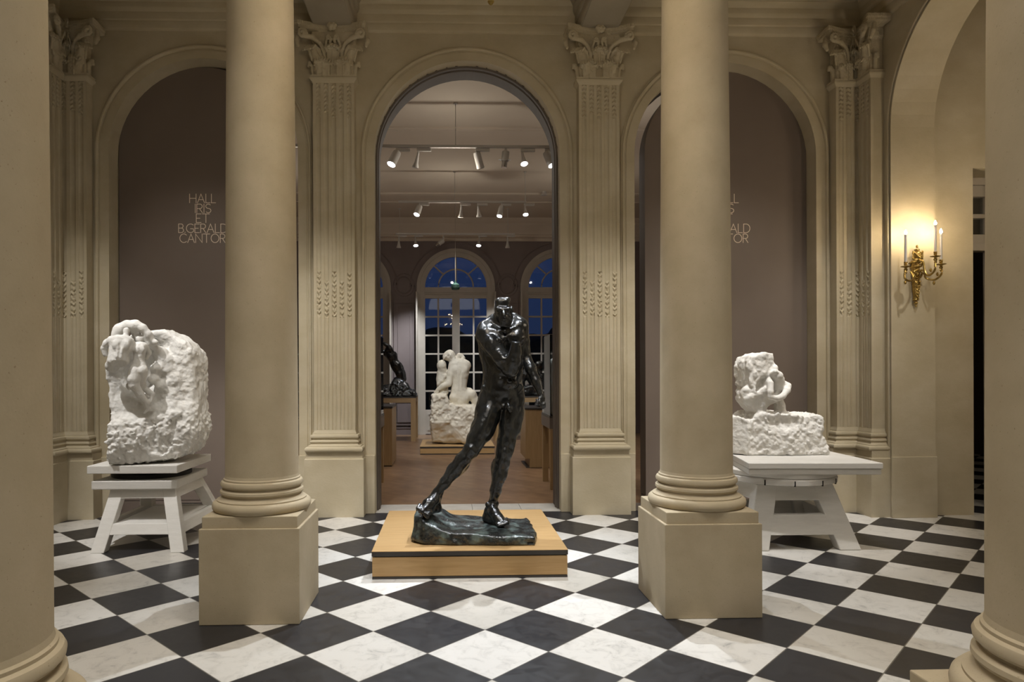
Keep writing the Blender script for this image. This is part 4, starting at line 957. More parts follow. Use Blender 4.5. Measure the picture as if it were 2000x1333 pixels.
CX, CY = 0.207, 3.3
ch = tag(empty('chandelier', (CX, CY, 5.6)), 'gilt chandelier above the hall, only its bottom finial showing at the top edge', 'chandelier')
MB().tube([(CX, CY, 4.75), (CX, CY, 6.22)], 0.012, 8).build('chain', M['gold'], ch)
MB().lathe([(0.002, 3.407), (0.010, 3.414), (0.016, 3.424), (0.013, 3.436), (0.020, 3.445), (0.034, 3.470), (0.020, 3.495), (0.03, 3.51), (0.08, 3.56), (0.10, 3.62), (0.05, 3.68), (0.035, 3.76), (0.06, 3.84), (0.04, 3.95), (0.03, 4.1), (0.06, 4.2), (0.03, 4.35), (0.05, 4.5), (0.02, 4.7), (0.012, 4.76)], (CX, CY, 0), 32).build('stem', M['gold'], ch, auto=True)
for tier, (n, rr, z, off) in enumerate(((10, 0.40, 3.72, 0), (6, 0.24, 4.20, 0.3))):
    for k in range(n):
        a = 2*PI*k/n + off; ca, sa = math.cos(a), math.sin(a)
        candle_arm(ch, [(CX+0.03*ca, CY+0.03*sa, z+0.02), (CX+0.5*rr*ca, CY+0.5*rr*sa, z-0.09), (CX+0.85*rr*ca, CY+0.85*rr*sa, z-0.08), (CX+rr*ca, CY+rr*sa, z-0.02), (CX+rr*ca, CY+rr*sa, z+0.03)],
                   (CX+rr*ca, CY+rr*sa, z+0.06), M['chand_bulb'], 0.09)

# ------------------------------------------------------------------ sculptor's stands
def beam_(mb, a, b, wa, da, wb=None, db=None):                 # tapering rectangular post between two points
    wb = wa if wb is None else wb; db = da if db is None else db
    q = lambda p, w, d: [(p[0]-w/2, p[1]-d/2, p[2]), (p[0]+w/2, p[1]-d/2, p[2]), (p[0]+w/2, p[1]+d/2, p[2]), (p[0]-w/2, p[1]+d/2, p[2])]
    return mb.hexa(q(a, wa, da), q(b, wb, db))
WP = M['white_paint']
st = tag(empty('sculpture_stand', (-2.97, 6.95, 0)), 'square white wooden turntable stand with four splayed legs carrying the tall marble relief', 'stand')
MB().box(-3.39, -2.555, 6.50, 7.42, 0.700, 0.775).build('turning_top', WP, st, bevel=0.006)
MB().lathe([(0.36, 0.628), (0.37, 0.635), (0.37, 0.668), (0.10, 0.672), (0.10, 0.701)], (-2.98, 6.96, 0), 64).build('turntable_disc', M['iron'], st, auto=True)
MB().prism([(-3.36, 6.52), (-2.62, 6.52), (-2.58, 6.56), (-2.58, 7.38), (-3.36, 7.38)], 0.548, 0.630).build('under_top', WP, st, bevel=0.008)
tops = [(-3.15, 6.64), (-2.67, 6.64), (-2.67, 7.26), (-3.15, 7.26)]; feet = [(-3.215, 6.36), (-2.48, 6.36), (-2.40, 7.52), (-3.26, 7.52)]
feet = [(-3.215, 6.38), (-2.49, 6.38), (-2.44, 7.44), (-3.24, 7.44)]
def along(i, z): t = z/0.55; return tuple(feet[i][k]*(1-t) + tops[i][k]*t for k in (0, 1)) + (z,)
for i in range(4): beam_(MB(), along(i, 0), along(i, 0.55), 0.125, 0.10, 0.125, 0.10).build('leg', WP, st, bevel=0.007)
for i, j in ((0, 1), (1, 2), (2, 3), (3, 0)):
    a, b = along(i, 0.15), along(j, 0.15); c2, d2 = along(i, 0.245), along(j, 0.245)
    off = [(0, -0.018), (0.03, 0), (0, 0.018), (-0.03, 0)][i]; w = 0.028
    nrm = (w, 0) if i in (1, 3) else (0, w)
    P = lambda p: [(p[0]+off[0]-nrm[0], p[1]+off[1]-nrm[1], p[2]), (p[0]+off[0]+nrm[0], p[1]+off[1]+nrm[1], p[2])]
    MB().hexa(P(a) + P(b)[::-1], P(c2) + P(d2)[::-1]).build('rail', WP, st, bevel=0.004)
    a, b = along(i, 0.46), along(j, 0.46); c2, d2 = along(i, 0.55), along(j, 0.55)
    MB().hexa(P(a) + P(b)[::-1], P(c2) + P(d2)[::-1]).build('apron', WP, st, bevel=0.004)
MB().box(-3.12, -2.56, 6.505, 7.32, 0.215, 0.243).build('lower_shelf', WP, st, bevel=0.003)

sr = tag(empty('sculpture_stand', (3.30, 6.55, 0)), 'wide white turntable stand with solid sloping trestle legs carrying the marble on a block', 'stand')
MB().prism([(2.695, 6.115), (3.895, 6.055), (3.93, 6.98), (2.86, 6.98)], 0.755, 0.808).build('turning_top', WP, sr, bevel=0.006)
MB().prism([(2.700, 6.125), (3.888, 6.067), (3.92, 6.97), (2.866, 6.97)], 0.700, 0.7535).build('under_plank', WP, sr, bevel=0.010)
MB().lathe([(0.50, 0.655), (0.51, 0.66), (0.51, 0.697), (0.50, 0.701)], (3.21, 6.62, 0), 80).build('turntable_disc', WP, sr, auto=True)
MB().lathe([(0.46, 0.585), (0.515, 0.60), (0.515, 0.640), (0.505, 0.652), (0.49, 0.656)], (3.21, 6.62, 0), 80).build('ring', WP, sr, auto=True)
mb = MB()
for a in (-70, -100, -128, -45): 
    x, y = 3.21 + 0.516*math.cos(math.radians(a)), 6.62 + 0.516*math.sin(math.radians(a)); mb.box(x-0.005, x+0.005, y-0.002, y+0.012, 0.590, 0.640)
mb.build('joint_gap', M['black'], sr)
t2 = [(2.95, 6.35), (3.47, 6.35), (3.50, 6.90), (2.92, 6.90)]; f2 = [(2.80, 6.21), (3.655, 6.21), (3.69, 7.04), (2.76, 7.04)]
def al2(i, z): t = z/0.585; return tuple(f2[i][k]*(1-t) + t2[i][k]*t for k in (0, 1)) + (z,)
for i in range(4): beam_(MB(), al2(i, 0), al2(i, 0.585), 0.20 if i in (0, 1) else 0.17, 0.12, 0.20, 0.12).build('leg', WP, sr, bevel=0.010)
for i, j in ((0, 1), (1, 2), (2, 3), (3, 0)):
    off = [(0, -0.018), (0.05, 0), (0, 0.018), (-0.05, 0)][i]; w = 0.04; nrm = (w, 0) if i in (1, 3) else (0, w)
    P = lambda p: [(p[0]+off[0]-nrm[0], p[1]+off[1]-nrm[1], p[2]), (p[0]+off[0]+nrm[0], p[1]+off[1]+nrm[1], p[2])]
    MB().hexa(P(al2(i, 0.135)) + P(al2(j, 0.135))[::-1], P(al2(i, 0.315)) + P(al2(j, 0.315))[::-1]).build('rail', WP, sr, bevel=0.006)
    MB().hexa(P(al2(i, 0.44)) + P(al2(j, 0.44))[::-1], P(al2(i, 0.585)) + P(al2(j, 0.585))[::-1]).build('apron', WP, sr, bevel=0.006)

# ------------------------------------------------------------------ the black bronze figure
def p3(u, v, y): return at(u, v, y)
YB = 6.0
c = Carve((-0.42, 5.50, 0.30), (0.92, 6.45, 2.40), 0.0095)
q = lambda u, v, dy=0.0: at(u, v, YB + dy)
# trunk
c.cap(q(962, 662), q(1003, 655), 0.125, 0.105, .05); c.cap(q(958, 690, .02), q(1002, 685, .01), 0.105, 0.10, .05)
c.cap(q(966, 715, .01), q(998, 712, .01), 0.110, 0.110, .05); c.cap(q(967, 738, .01), q(999, 738, .01), 0.105, 0.095, .05)
c.cap(q(968, 762, .01), q(1000, 762, .01), 0.125, 0.10, .05); c.cap(q(966, 782, .02), q(1001, 780, .02), 0.130, 0.095, .05)
c.ell(q(983, 745, -.07), (0.115, 0.06, 0.14), .04)                                    # abdomen
c.ell(q(984, 765, -.05), (0.12, 0.07, 0.09), .04)
for u, v in ((968, 668), (1006, 660)): c.ell(q(u, v, -.075), (0.090, 0.055, 0.075), .025)   # chest
c.cap(q(987, 650, -.10), q(989, 690, -.13), 0.012, 0.012, .02, sub=True)
for k in range(4):                                                                     # ribs and belly bands
    for sg in (-1, 1): c.cap(q(984+sg*13, 693+k*10, -.105), q(984+sg*27, 702+k*12, -.06), 0.013, 0.010, .015)
for k in range(3): c.ell(q(978, 716+k*13, -.125), (.030, .016, .024), .012); c.ell(q(992, 715+k*13, -.125), (.030, .016, .024), .012)
c.cap(q(985, 700, -.15), q(989, 742, -.15), 0.006, 0.006, .012, sub=True)
c.ell(q(995.5, 744, -.155), (0.016, 0.02, 0.013), .01, sub=True)
c.ell(q(997, 750, -.12), (0.05, 0.035, 0.035), .02)
for sg, uu in ((-1, 944), (1, 1018)): c.cap(q(uu, 757, -.06), q(984, 797, -.10), 0.018, 0.012, .02)    # groin lines
# shoulders and neck
c.ell(q(949, 651, -.01), (0.092, 0.088, 0.092), .04); c.ell(q(1014, 639, -.01), (0.078, 0.08, 0.085), .04)
c.chain([q(947, 640, .02), q(968, 628, .03), q(985, 622, .04), q(1002, 626, .03), q(1017, 633, .02)], [0.06, 0.062, 0.06, 0.058, 0.05], .04)
for sg in ((950, 645), (1014, 636)): c.cap(q(sg[0], sg[1], -.06), q(986, 648, -.12), 0.018, 0.014, .02)   # collar bones
c.cap(q(986, 640, .0), q(982, 610, -.06), 0.070, 0.062, .03)
c.cap(q(974, 648, -.06), q(984, 662, -.11), .016, .016, .02); c.cap(q(998, 640, -.06), q(990, 660, -.10), .014, .014, .02)
# bowed head with a flat cropped top
c.box(q(981, 597, -.07), (0.062, 0.080, 0.058), .03, 0.035); c.ell(q(984, 617, -.11), (0.048, 0.060, 0.062), .02); c.ell(q(980, 606, -.03), (0.058, 0.07, 0.07), .02)
c.ell(q(982, 586.5, -.055), (0.064, 0.078, 0.020), .02); c.ell(q(989, 584.5, -.07), (0.030, 0.05, 0.010), .015)
c.cap(q(972, 604, -.150), q(994, 604, -.150), 0.020, 0.020, .014)                     # brow
for u in (976.5, 990): c.ell(q(u, 610, -.165), (0.018, 0.024, 0.014), .008, sub=True)
for u in (976.5, 990): c.ell(q(u, 610.5, -.145), (0.010, 0.010, 0.008), .004)
c.chain([q(983, 606, -.163), q(984, 613, -.176), q(984.5, 617, -.182)], [0.010, 0.013, 0.019], .008)
for u in (978, 993): c.ell(q(u, 616, -.135), (0.020, 0.024, 0.020), .012)
c.chain([q(977, 622.5, -.150), q(984.5, 620.5, -.168), q(992, 622.5, -.150)], [0.009, 0.013, 0.009], .006)
c.chain([q(980, 626, -.150), q(985, 626, -.158), q(990, 626, -.150)], [0.008, 0.010, 0.008], .005)
c.cap(q(985, 625, -.12), q(988, 636, -.125), 0.036, 0.024, .015)                      # jaw and beard
for k in range(5): c.cap(q(977+k*5, 626, -.14), q(980+k*4, 639, -.140), 0.012, 0.008, .006)
c.chain([q(998.5, 600, -.04), q(999.5, 607, -.05), q(997, 613, -.05)], [0.012, 0.014, 0.009], .008)      # ear

# arm bent across the chest, ending in a stump
el = q(998, 722, -.18)
c.chain([q(948, 655, -.03), q(960, 674, -.10), q(979, 698, -.15), el], [0.082, 0.074, 0.070, 0.064], .02)
c.ell(q(962, 672, -.145), (0.045, 0.04, 0.07), .02, d=np.array(q(975, 700)) - np.array(q(953, 655)))
c.ell(q(950, 664, -.06), (0.05, 0.055, 0.08), .03)
c.chain([el, q(1003, 706, -.21), q(1006, 688, -.235), q(1008.8, 663, -.25)], [0.066, 0.066, 0.054, 0.045], .015)
c.cap(q(980, 703, -.215), q(992, 700, -.23), 0.024, 0.016, .012); c.cap(q(974, 690, -.20), q(986, 705, -.22), 0.022, 0.018, .012); c.ell(q(976, 664, -.15), (.022, .02, .026), .012)
c.cap(q(1010, 712, -.17), q(1010, 690, -.22), .03, .022, .02)
c.cut_local(q(1008.5, 667, -.25), (0.05, -0.15, 1), 0.075)
# hanging arm
c.chain([q(1017, 645, .0), q(1021, 665, .01), q(1025, 690, .0), q(1031, 708, -.02)], [0.066, 0.055, 0.047, 0.043], .02)
c.ell(q(1020, 662, -.02), (0.04, 0.045, 0.08), .02)
c.chain([q(1031, 708, -.02), q(1037, 722, -.05), q(1046, 745, -.09), q(1055, 768, -.12)], [0.044, 0.048, 0.038, 0.025], .015)
c.cap(q(1030, 712, -.04), q(1041, 735, -.09), .026, .018, .015)
c.chain([q(1055, 768, -.12), q(1059, 779, -.13)], [0.025, 0.030], .01)                # hand, fingers curled down
for k, (du, ln) in enumerate(((-4.5, 15), (-1.5, 18), (1.5, 17), (4.3, 14))):
    c.chain([q(1059+du*0.7, 782, -.135), q(1060+du, 782+ln*0.5, -.15), q(1061+du, 782+ln, -.135)], [0.011, 0.0095, 0.008], .004)
c.chain([q(1054, 778, -.15), q(1053, 786, -.17), q(1056, 792, -.17)], [0.011, 0.010, 0.008], .005)
# leg reaching out to the left
hipR, kneeR, ankR = q(957, 790, .0), q(922, 879, -.13), q(853, 962, -.16)
c.chain([q(960, 785, .02), q(953, 810, -.02), q(942, 838, -.07), q(930, 862, -.11), kneeR], [0.128, 0.110, 0.094, 0.078, 0.068], .03)
c.ell(q(944, 822, -.12), (0.06, 0.05, 0.17), .03, d=np.array(hipR)-np.array(kneeR)); c.ell(q(956, 840, -.06), (0.045, 0.05, 0.12), .03, d=np.array(hipR)-np.array(kneeR))
c.ell(q(920, 878, -.185), (0.042, 0.030, 0.045), .015); c.cap(q(932, 868, -.15), q(926, 884, -.16), .03, .025, .02); c.cap(q(911, 873, -.15), q(909, 886, -.15), .026, .02, .02)
c.chain([kneeR, q(906, 897, -.13), q(888, 919, -.13), q(868, 944, -.15), ankR], [0.066, 0.064, 0.058, 0.044, 0.034], .025)
c.cap(q(914, 886, -.17), q(858, 952, -.18), 0.024, 0.016, .02)                        # shin
c.ell(q(902, 912, -.06), (0.050, 0.05, 0.12), .025, d=np.array(kneeR)-np.array(ankR)); c.ell(q(890, 908, -.12), (0.03, 0.04, 0.10), .02, d=np.array(kneeR)-np.array(ankR))
c.cap(q(868, 950, -.08), q(857, 985, -.09), 0.014, 0.016, .02)                        # tendon
c.chain([ankR, q(848, 975, -.18), q(838, 986, -.24), q(829, 997, -.29)], [0.038, 0.048, 0.050, 0.040], .02)
c.ell(q(861, 969, -.13), .020, .015); c.ell(q(845, 964, -.15), .018, .015)
c.cap(q(852, 975, -.13), q(853, 993, -.10), 0.042, 0.042, .02); c.cap(q(853, 994, -.12), q(832, 1000, -.27), 0.036, 0.034, .02)                        # heel
for k in range(5):
    u, v, dy = 814.5 + k*5.2, 990 + k*3.4, -.31 - 0.004*k
    c.chain([q(u+5, v-3, dy+.03), q(u, v+3, dy-.01), q(u-1, v+8, dy-.01)], [0.015 + 0.002*(k == 4), 0.014, 0.012 + .003*(k == 4)], .005)
# standing leg
c.chain([q(1000, 783, .02), q(1000, 810, .0), q(995, 838, -.02), q(989, 862, -.03), q(986, 882, -.03)], [0.105, 0.100, 0.086, 0.074, 0.066], .03)
c.ell(q(992, 830, -.07), (0.055, 0.05, 0.16), .03); c.ell(q(1010, 815, .0), (0.04, 0.06, 0.14), .03)
c.ell(q(986, 882, -.09), (0.040, 0.028, 0.042), .015); c.cap(q(976, 872, -.05), q(975, 888, -.05), .024, .02, .02); c.cap(q(996, 870, -.05), q(995, 886, -.05), .022, .02, .02)
c.chain([q(986, 882, -.03), q(980, 905, -.02), q(975, 930, -.02), q(967, 958, -.02), q(961, 985, -.02)], [0.066, 0.066, 0.062, 0.046, 0.034], .025)
c.ell(q(966, 918, .03), (0.035, 0.05, 0.10), .02); c.ell(q(984, 915, .02), (0.035, 0.05, 0.10), .02); c.cap(q(983, 892, -.08), q(962, 975, -.06), 0.02, 0.013, .02)
c.ell(q(952, 986, -.03), .020, .012); c.ell(q(969, 985, -.02), .020, .012)
c.chain([q(960, 988, -.02), q(965, 1000, -.07), q(973, 1013, -.13), q(979, 1021, -.17)], [0.036, 0.046, 0.047, 0.036], .02)
c.cap(q(955, 998, .0), q(951, 1012, .01), 0.038, 0.040, .02); c.cap(q(951, 1013, .0), q(974, 1021, -.13), 0.034, 0.034, .02)
for k in range(5):
    u, v, dy = 972 + k*4.6, 1027 - k*1.3, -.20 + .004*k
    c.chain([q(u-1, v-7, dy+.04), q(u+1, v-2, dy-.01), q(u+2, v+1, dy-.025)], [0.016, 0.0135, 0.012], .005)
# sex
c.chain([q(991, 789, -.13), q(993.5, 797, -.165), q(995.5, 803, -.165)], [0.022, 0.019, 0.014], .01)
c.ell(q(989, 797, -.135), (0.024, 0.03, 0.03), .01); c.ell(q(997, 797, -.135), (0.022, 0.03, 0.028), .01)
c.rough(0.010, 9, 2); c.rough(0.0035, 40, 2)
fig = tag(empty('bronze_statue', (0.20, 5.95, 0.222)), 'life-size black bronze nude man striding on a sloping base on the oak platform', 'statue')
c.build('figure', M['bronze'], fig)
c = Carve((-0.42, 5.45, 0.19), (0.82, 6.42, 0.60), 0.0095)
out = [(-0.325, 5.74), (-0.22, 5.62), (0.05, 5.585), (0.40, 5.565), (0.715, 5.555), (0.735, 5.75), (0.75, 6.10), (0.72, 6.32), (0.40, 6.33), (0.05, 6.36), (-0.10, 6.30), (-0.24, 6.12), (-0.32, 5.95)]
# footprint polygon as a height solid: reuse the outline carver with Y and Z swapped
xs = c.lo[0] + c.h*np.arange(c.n[0]); ys = c.lo[1] + c.h*np.arange(c.n[1]); zs = c.lo[2] + c.h*np.arange(c.n[2])
X, Y = np.meshgrid(xs, ys, indexing='ij'); d = np.full(X.shape, 1e9); sg = np.ones(X.shape); pts = np.array(out)
for i in range(len(pts)):
    a = pts[i]; b = pts[i-1]; e = b-a; wx, wz = X-a[0], Y-a[1]; t = np.clip((wx*e[0]+wz*e[1])/(e@e), 0, 1); d = np.minimum(d, (wx-e[0]*t)**2 + (wz-e[1]*t)**2)
    c1 = Y >= a[1]; c2 = Y < b[1]; c3 = e[0]*wz > e[1]*wx; sg = np.where((c1 & c2 & c3) | (~c1 & ~c2 & ~c3), -sg, sg)
d2 = sg*np.sqrt(d)
top = np.interp(X, [-0.32, -0.25, -0.15, 0.0, 0.15, 0.45, 0.75], [0.440, 0.425, 0.375, 0.335, 0.316, 0.300, 0.285]) + 0.018*fbm(np.stack([X*5, Y*5, X*0], -1), 3)
top = top + 0.035*np.exp(-((X-0.42)**2/0.02 + (Y-5.93)**2/0.05)) + 0.05*np.exp(-((X+0.17)**2/0.012 + (Y-5.86)**2/0.02)) + 0.06*np.exp(-((X+0.10)**2/0.012 + (Y-6.2)**2/0.02)) - 0.012*np.exp(-((Y-5.9)**2/0.004))*(X > -0.1)*(X < 0.4)
a = d2[:, :, None] + 0.03 + (zs[None, None, :]-0.25)*0.06; bz = np.maximum(zs[None, None, :] - top[:, :, None], 0.2225 - zs[None, None, :]) + 0.02
bz2 = np.maximum(zs[None, None, :] - top[:, :, None] + 0.02, (0.223 - zs[None, None, :]))
c.F = (np.minimum(np.maximum(a, bz), 0) + np.sqrt(np.maximum(a, 0)**2 + np.maximum(bz, 0)**2) - 0.02).astype(np.float32)
c.F = np.maximum(c.F, (0.223 - zs)[None, None, :].astype(np.float32))
wf = lambda P: np.clip((0.34 - P[:, 2])*12, 0.25, 1) * np.clip((P[:, 2]-0.225)*60, 0, 1)
c.rough(0.026, 8, 3, where=wf); c.rough(0.010, 26, 3, where=wf); c.floor(0.2245)
c.build('base', M['bronze_green'], fig)

# ------------------------------------------------------------------ marble relief on the left stand
yf = lambda X: 6.52 + 0.30*(np.clip(X, -3.3, -2.4) + 3.21)
def L(u_, v_, dy=0.0):                                        # point on the slab's carved face
    u, v = 195 + u_/4.445, 615 + v_/4.445; y = 6.6
    for _ in range(3): y = float(yf(at(u, v, y)[0]))
    return at(u, v, y + dy)
outl = [(70, 400), (40, 470), (38, 560), (60, 640), (52, 700), (78, 820), (85, 900), (82, 1000), (92, 1100), (90, 1296), (300, 1288), (500, 1268), (690, 1256), (768, 1205), (815, 1110), (852, 1030), (850, 930), (838, 800), (834, 640), (822, 450), (798, 320), (742, 240), (640, 180), (540, 128), (430, 130), (330, 120), (230, 150), (120, 220), (75, 300)]
pts = [(L(*o)[0], L(*o)[2]) for o in outl]
c = Carve((-3.42, 6.28, 0.76), (-2.33, 7.20, 2.28), 0.0088)
slab_back = lambda X, Z: yf(X) + 0.40 - 0.0*Z
def front(X, Z):
    d = yf(X)
    g = lambda a, b, sx_, sz_: np.exp(-(((X-a)/sx_)**2 + ((Z-b)/sz_)**2))
    P0 = L(330, 420); d = d + 0.30*g(P0[0], P0[2], .15, .26); P1 = L(500, 330); d = d + 0.05*g(P1[0], P1[2], .12, .16)
    P2 = L(420, 820); d = d + 0.04*g(P2[0], P2[2], .12, .10); P3 = L(250, 600); d = d + 0.06*g(P3[0], P3[2], .12, .12)
    zl = np.interp(X, [L(100, 900)[0], L(350, 880)[0], L(560, 780)[0], L(820, 800)[0]], [L(100, 900)[2], L(350, 880)[2], L(560, 780)[2], L(820, 800)[2]]); d = d - 0.055*np.clip((zl-Z)*9+0.5, 0, 1)
    P4 = L(300, 1050); d = d - 0.05*g(P4[0], P4[2], .35, .20)
    P5 = L(640, 620); d = d - 0.03*g(P5[0], P5[2], .12, .2)
    return d
c.poly(pts, front, slab_back, rnd=0.05)
c.rough(0.030, 5, 3)
zcut = L(300, 880)[2]
c.rough(0.030, 14, 3, where=lambda P: 0.35 + 0.65*np.clip((zcut - P[:, 2])*6 + 0.4, 0, 1)); c.rough(0.024, 38, 3, where=lambda P: 0.3 + 0.7*np.clip((zcut - P[:, 2])*6 + 0.4, 0, 1))
for a_, b_, r_ in ((520, 330, .06), (560, 400, .07), (500, 470, .06), (600, 480, .05), (470, 560, .05), (640, 560, .06), (540, 620, .05)):
    c.ell(L(a_, b_, .02), (r_*1.2, .05, r_), .04)
c.rough(0.016, 16, 3, where=lambda P: np.clip((P[:, 0]+2.92)*5, 0, 1)*np.clip((L(500, 900)[2]+0.75-P[:, 2])*4, 0, 1))
# crouched male back, cut flat below
for u_, v_, w_, d_, h_ in ((182, 225, .098, .060, .045), (178, 255, .100, .065, .05), (172, 290, .094, .066, .05), (166, 325, .088, .066, .05), (162, 360, .090, .070, .05), (160, 400, .098, .075, .06)):
    c.ell(L(u_, v_, -.15), (w_, d_, h_), .022)
c.cap(L(110, 225, -.14), L(160, 205, -.17), .042, .034, .02); c.cap(L(205, 205, -.17), L(255, 232, -.14), .034, .040, .02)
for sg in (-1, 1): c.ell(L(183+sg*42, 262, -.205), (.036, .020, .046), .015); c.cap(L(180+sg*14, 290, -.212), L(166+sg*14, 365, -.216), .015, .016, .012)
c.cap(L(186, 215, -.222), L(164, 375, -.232), .010, .010, .016, sub=True)
c.ell(L(110, 445, -.08), (0.06, 0.08, 0.06), .03)
c.cut_local(L(163, 412, -.20), (0.20, -0.62, -0.75), 0.15)
c.chain([L(222, 210, -.15), L(228, 165, -.14)], [0.026, 0.024], .010); c.ell(L(230, 143, -.13), (0.028, 0.032, 0.036), .008)
c.chain([L(105, 222, -.13), L(62, 248, -.10), L(36, 295, -.08), L(48, 345, -.08)], [0.040, 0.034, 0.028, 0.024], .012)
c.chain([L(264, 240, -.14), L(252, 300, -.16), L(225, 345, -.18)], [0.036, 0.028, 0.022], .010)
# figure arching over the top
c.chain([L(150, 170, -.02), L(175, 125, -.02), L(235, 90, -.03), L(310, 88, -.05), L(370, 118, -.06), L(420, 170, -.06), L(455, 225, -.05)], [0.045, 0.050, 0.044, 0.046, 0.040, 0.034, 0.030], .018)
c.ell(L(325, 68, -.03), (0.026, 0.028, 0.018), .01); c.ell(L(480, 240, -.06), (0.030, 0.028, 0.028), .01)
c.chain([L(170, 150, .0), L(150, 200, .0)], [0.06, 0.05], .03); c.cap(L(300, 110, -.03), L(330, 215, .0), 0.05, 0.035, .03)
c.ell(L(345, 215, -.04), (0.034, 0.034, 0.042), .012)
c.chain([L(400, 190, -.04), L(430, 250, -.03), L(500, 300, -.01), L(540, 300, .0)], [0.035, 0.03, 0.03, 0.02], .02)
# female figure seen from behind
FD = -.05
LF = lambda a, b, d=0.0: L(a, b, d + FD)
for u_, v_, w_, d_, h_ in ((345, 280, .060, .045, .05), (347, 315, .058, .048, .05), (343, 355, .052, .046, .05), (338, 395, .050, .045, .045), (338, 430, .062, .052, .045), (338, 465, .075, .060, .05)):
    c.ell(LF(u_, v_, -.06), (w_, d_, h_), .015)
c.cap(LF(305, 268, -.06), LF(385, 270, -.05), .030, .030, .015); c.cap(LF(352, 262, -.115), LF(340, 450, -.118), .007, .008, .012, sub=True)
for sg in (-1, 1): c.ell(LF(346+sg*24, 300, -.100), (.022, .012, .032), .010)
c.ell(LF(303, 482, -.085), (0.046, 0.048, 0.050), .012); c.ell(LF(372, 485, -.085), (0.044, 0.048, 0.050), .012)
c.cap(LF(338, 460, -.14), LF(338, 515, -.145), .006, .008, .010, sub=True)
c.chain([LF(306, 272, -.06), LF(285, 296, -.08), LF(258, 302, -.10)], [0.028, 0.024, 0.019], .010); c.chain([LF(395, 280, -.04), LF(428, 330, -.0), LF(402, 380, -.0)], [0.026, 0.022, 0.020], .012)
c.chain([LF(303, 505, -.08), LF(290, 560, -.09), LF(298, 615, -.09), LF(350, 695, -.07), LF(403, 762, -.05), LF(412, 822, -.03), LF(388, 850, -.04)], [0.058, 0.055, 0.044, 0.037, 0.025, 0.019, 0.014], .012)
c.chain([LF(365, 515, -.06), LF(355, 575, -.02), LF(372, 625, -.02), LF(425, 672, -.03), LF(460, 690, -.03), LF(442, 748, -.04), LF(424, 778, -.05)], [0.050, 0.040, 0.032, 0.026, 0.020, 0.017, 0.013], .012)
c.ell(L(262, 620, -.04), (0.035, 0.04, 0.04), .02)
c.F = np.maximum(c.F, (0.7775 - (c.lo[2] + c.h*np.arange(c.n[2])))[None, None, :].astype(np.float32))
c.rough(0.0025, 60, 2); c.floor(0.7775)
r = c.build('marble_sculpture', M['marble_rough']); centre(r)
tag(r, 'tall rough white marble slab with nude figures carved at upper left, on the square stand', 'sculpture')

# ------------------------------------------------------------------ marble on the right stand
def Rr(u_, v_, dy=0.0): return at(1425 + u_/6.06, 680 + v_/6.06, 6.72 + dy)
c = Carve((2.66, 6.42, 0.79), (3.86, 7.40, 2.02), 0.0088)
outl = [(270, 1303), (1160, 1298), (1158, 1220), (1125, 1110), (1080, 1020), (1078, 900), (1080, 820), (1040, 785), (950, 790), (860, 805), (760, 785), (640, 770), (480, 778), (330, 765), (285, 800), (270, 835), (180, 850), (100, 810), (30, 815), (-20, 830), (-30, 1255), (50, 1262)]
pts = [(Rr(*o)[0], max(Rr(*o)[2], 0.805)) for o in outl]
fr2 = lambda X, Z: np.where(X < 2.93, 6.64 + (2.93-X)*0.95, 6.64 + 0.02*np.sin(X*9)) + 0.05*np.exp(-(((X-3.3)/.22)**2 + ((Z-1.13)/.07)**2))
c.poly(pts, fr2, lambda X, Z: 7.22 + 0*X, rnd=0.02)
c.rough(0.018, 9, 3); c.rough(0.022, 36, 4, where=lambda P: np.where(P[:, 0] < 2.95, .35, 1))
c.F = np.maximum(c.F, (0.8095 - (c.lo[2] + c.h*np.arange(c.n[2])))[None, None, :].astype(np.float32))
up = [(330, 56), (450, 66), (463, 110), (462, 160), (485, 215), (470, 290), (430, 335), (400, 420), (400, 560), (470, 640), (400, 700), (385, 790), (285, 800), (280, 770), (220, 720), (172, 655), (155, 590), (150, 520), (185, 470), (160, 440), (152, 300), (140, 230), (150, 170), (190, 100), (260, 75)]
pts = [(Rr(*o, .1)[0], Rr(*o, .1)[2]) for o in up]
c.poly(pts, lambda X, Z: 6.66 + 0.10*np.clip((1.48-Z)*2.0, 0, 1) + 0.35*np.clip(X-3.10, 0, 1), lambda X, Z: 7.02 - 0.12*np.clip((1.45-Z)*1.5, 0, 1)+0*X, rnd=0.018, k=.02)
c.rough(0.016, 9, 3, where=lambda P: np.clip((P[:, 2]-1.25)*8, 0, 1)); c.rough(0.008, 32, 2, where=lambda P: np.clip((P[:, 2]-1.25)*8, 0, 1))
c.cap(Rr(400, 400, -.04), Rr(270, 530, -.02), .045, .02, .03, sub=True)
c.ell(Rr(165, 540, .02), (0.035, 0.05, 0.05), .02); c.ell(Rr(200, 500, .0), (0.05, 0.05, 0.04), .02); c.ell(Rr(220, 600, .0), (0.05, 0.07, 0.06), .03)
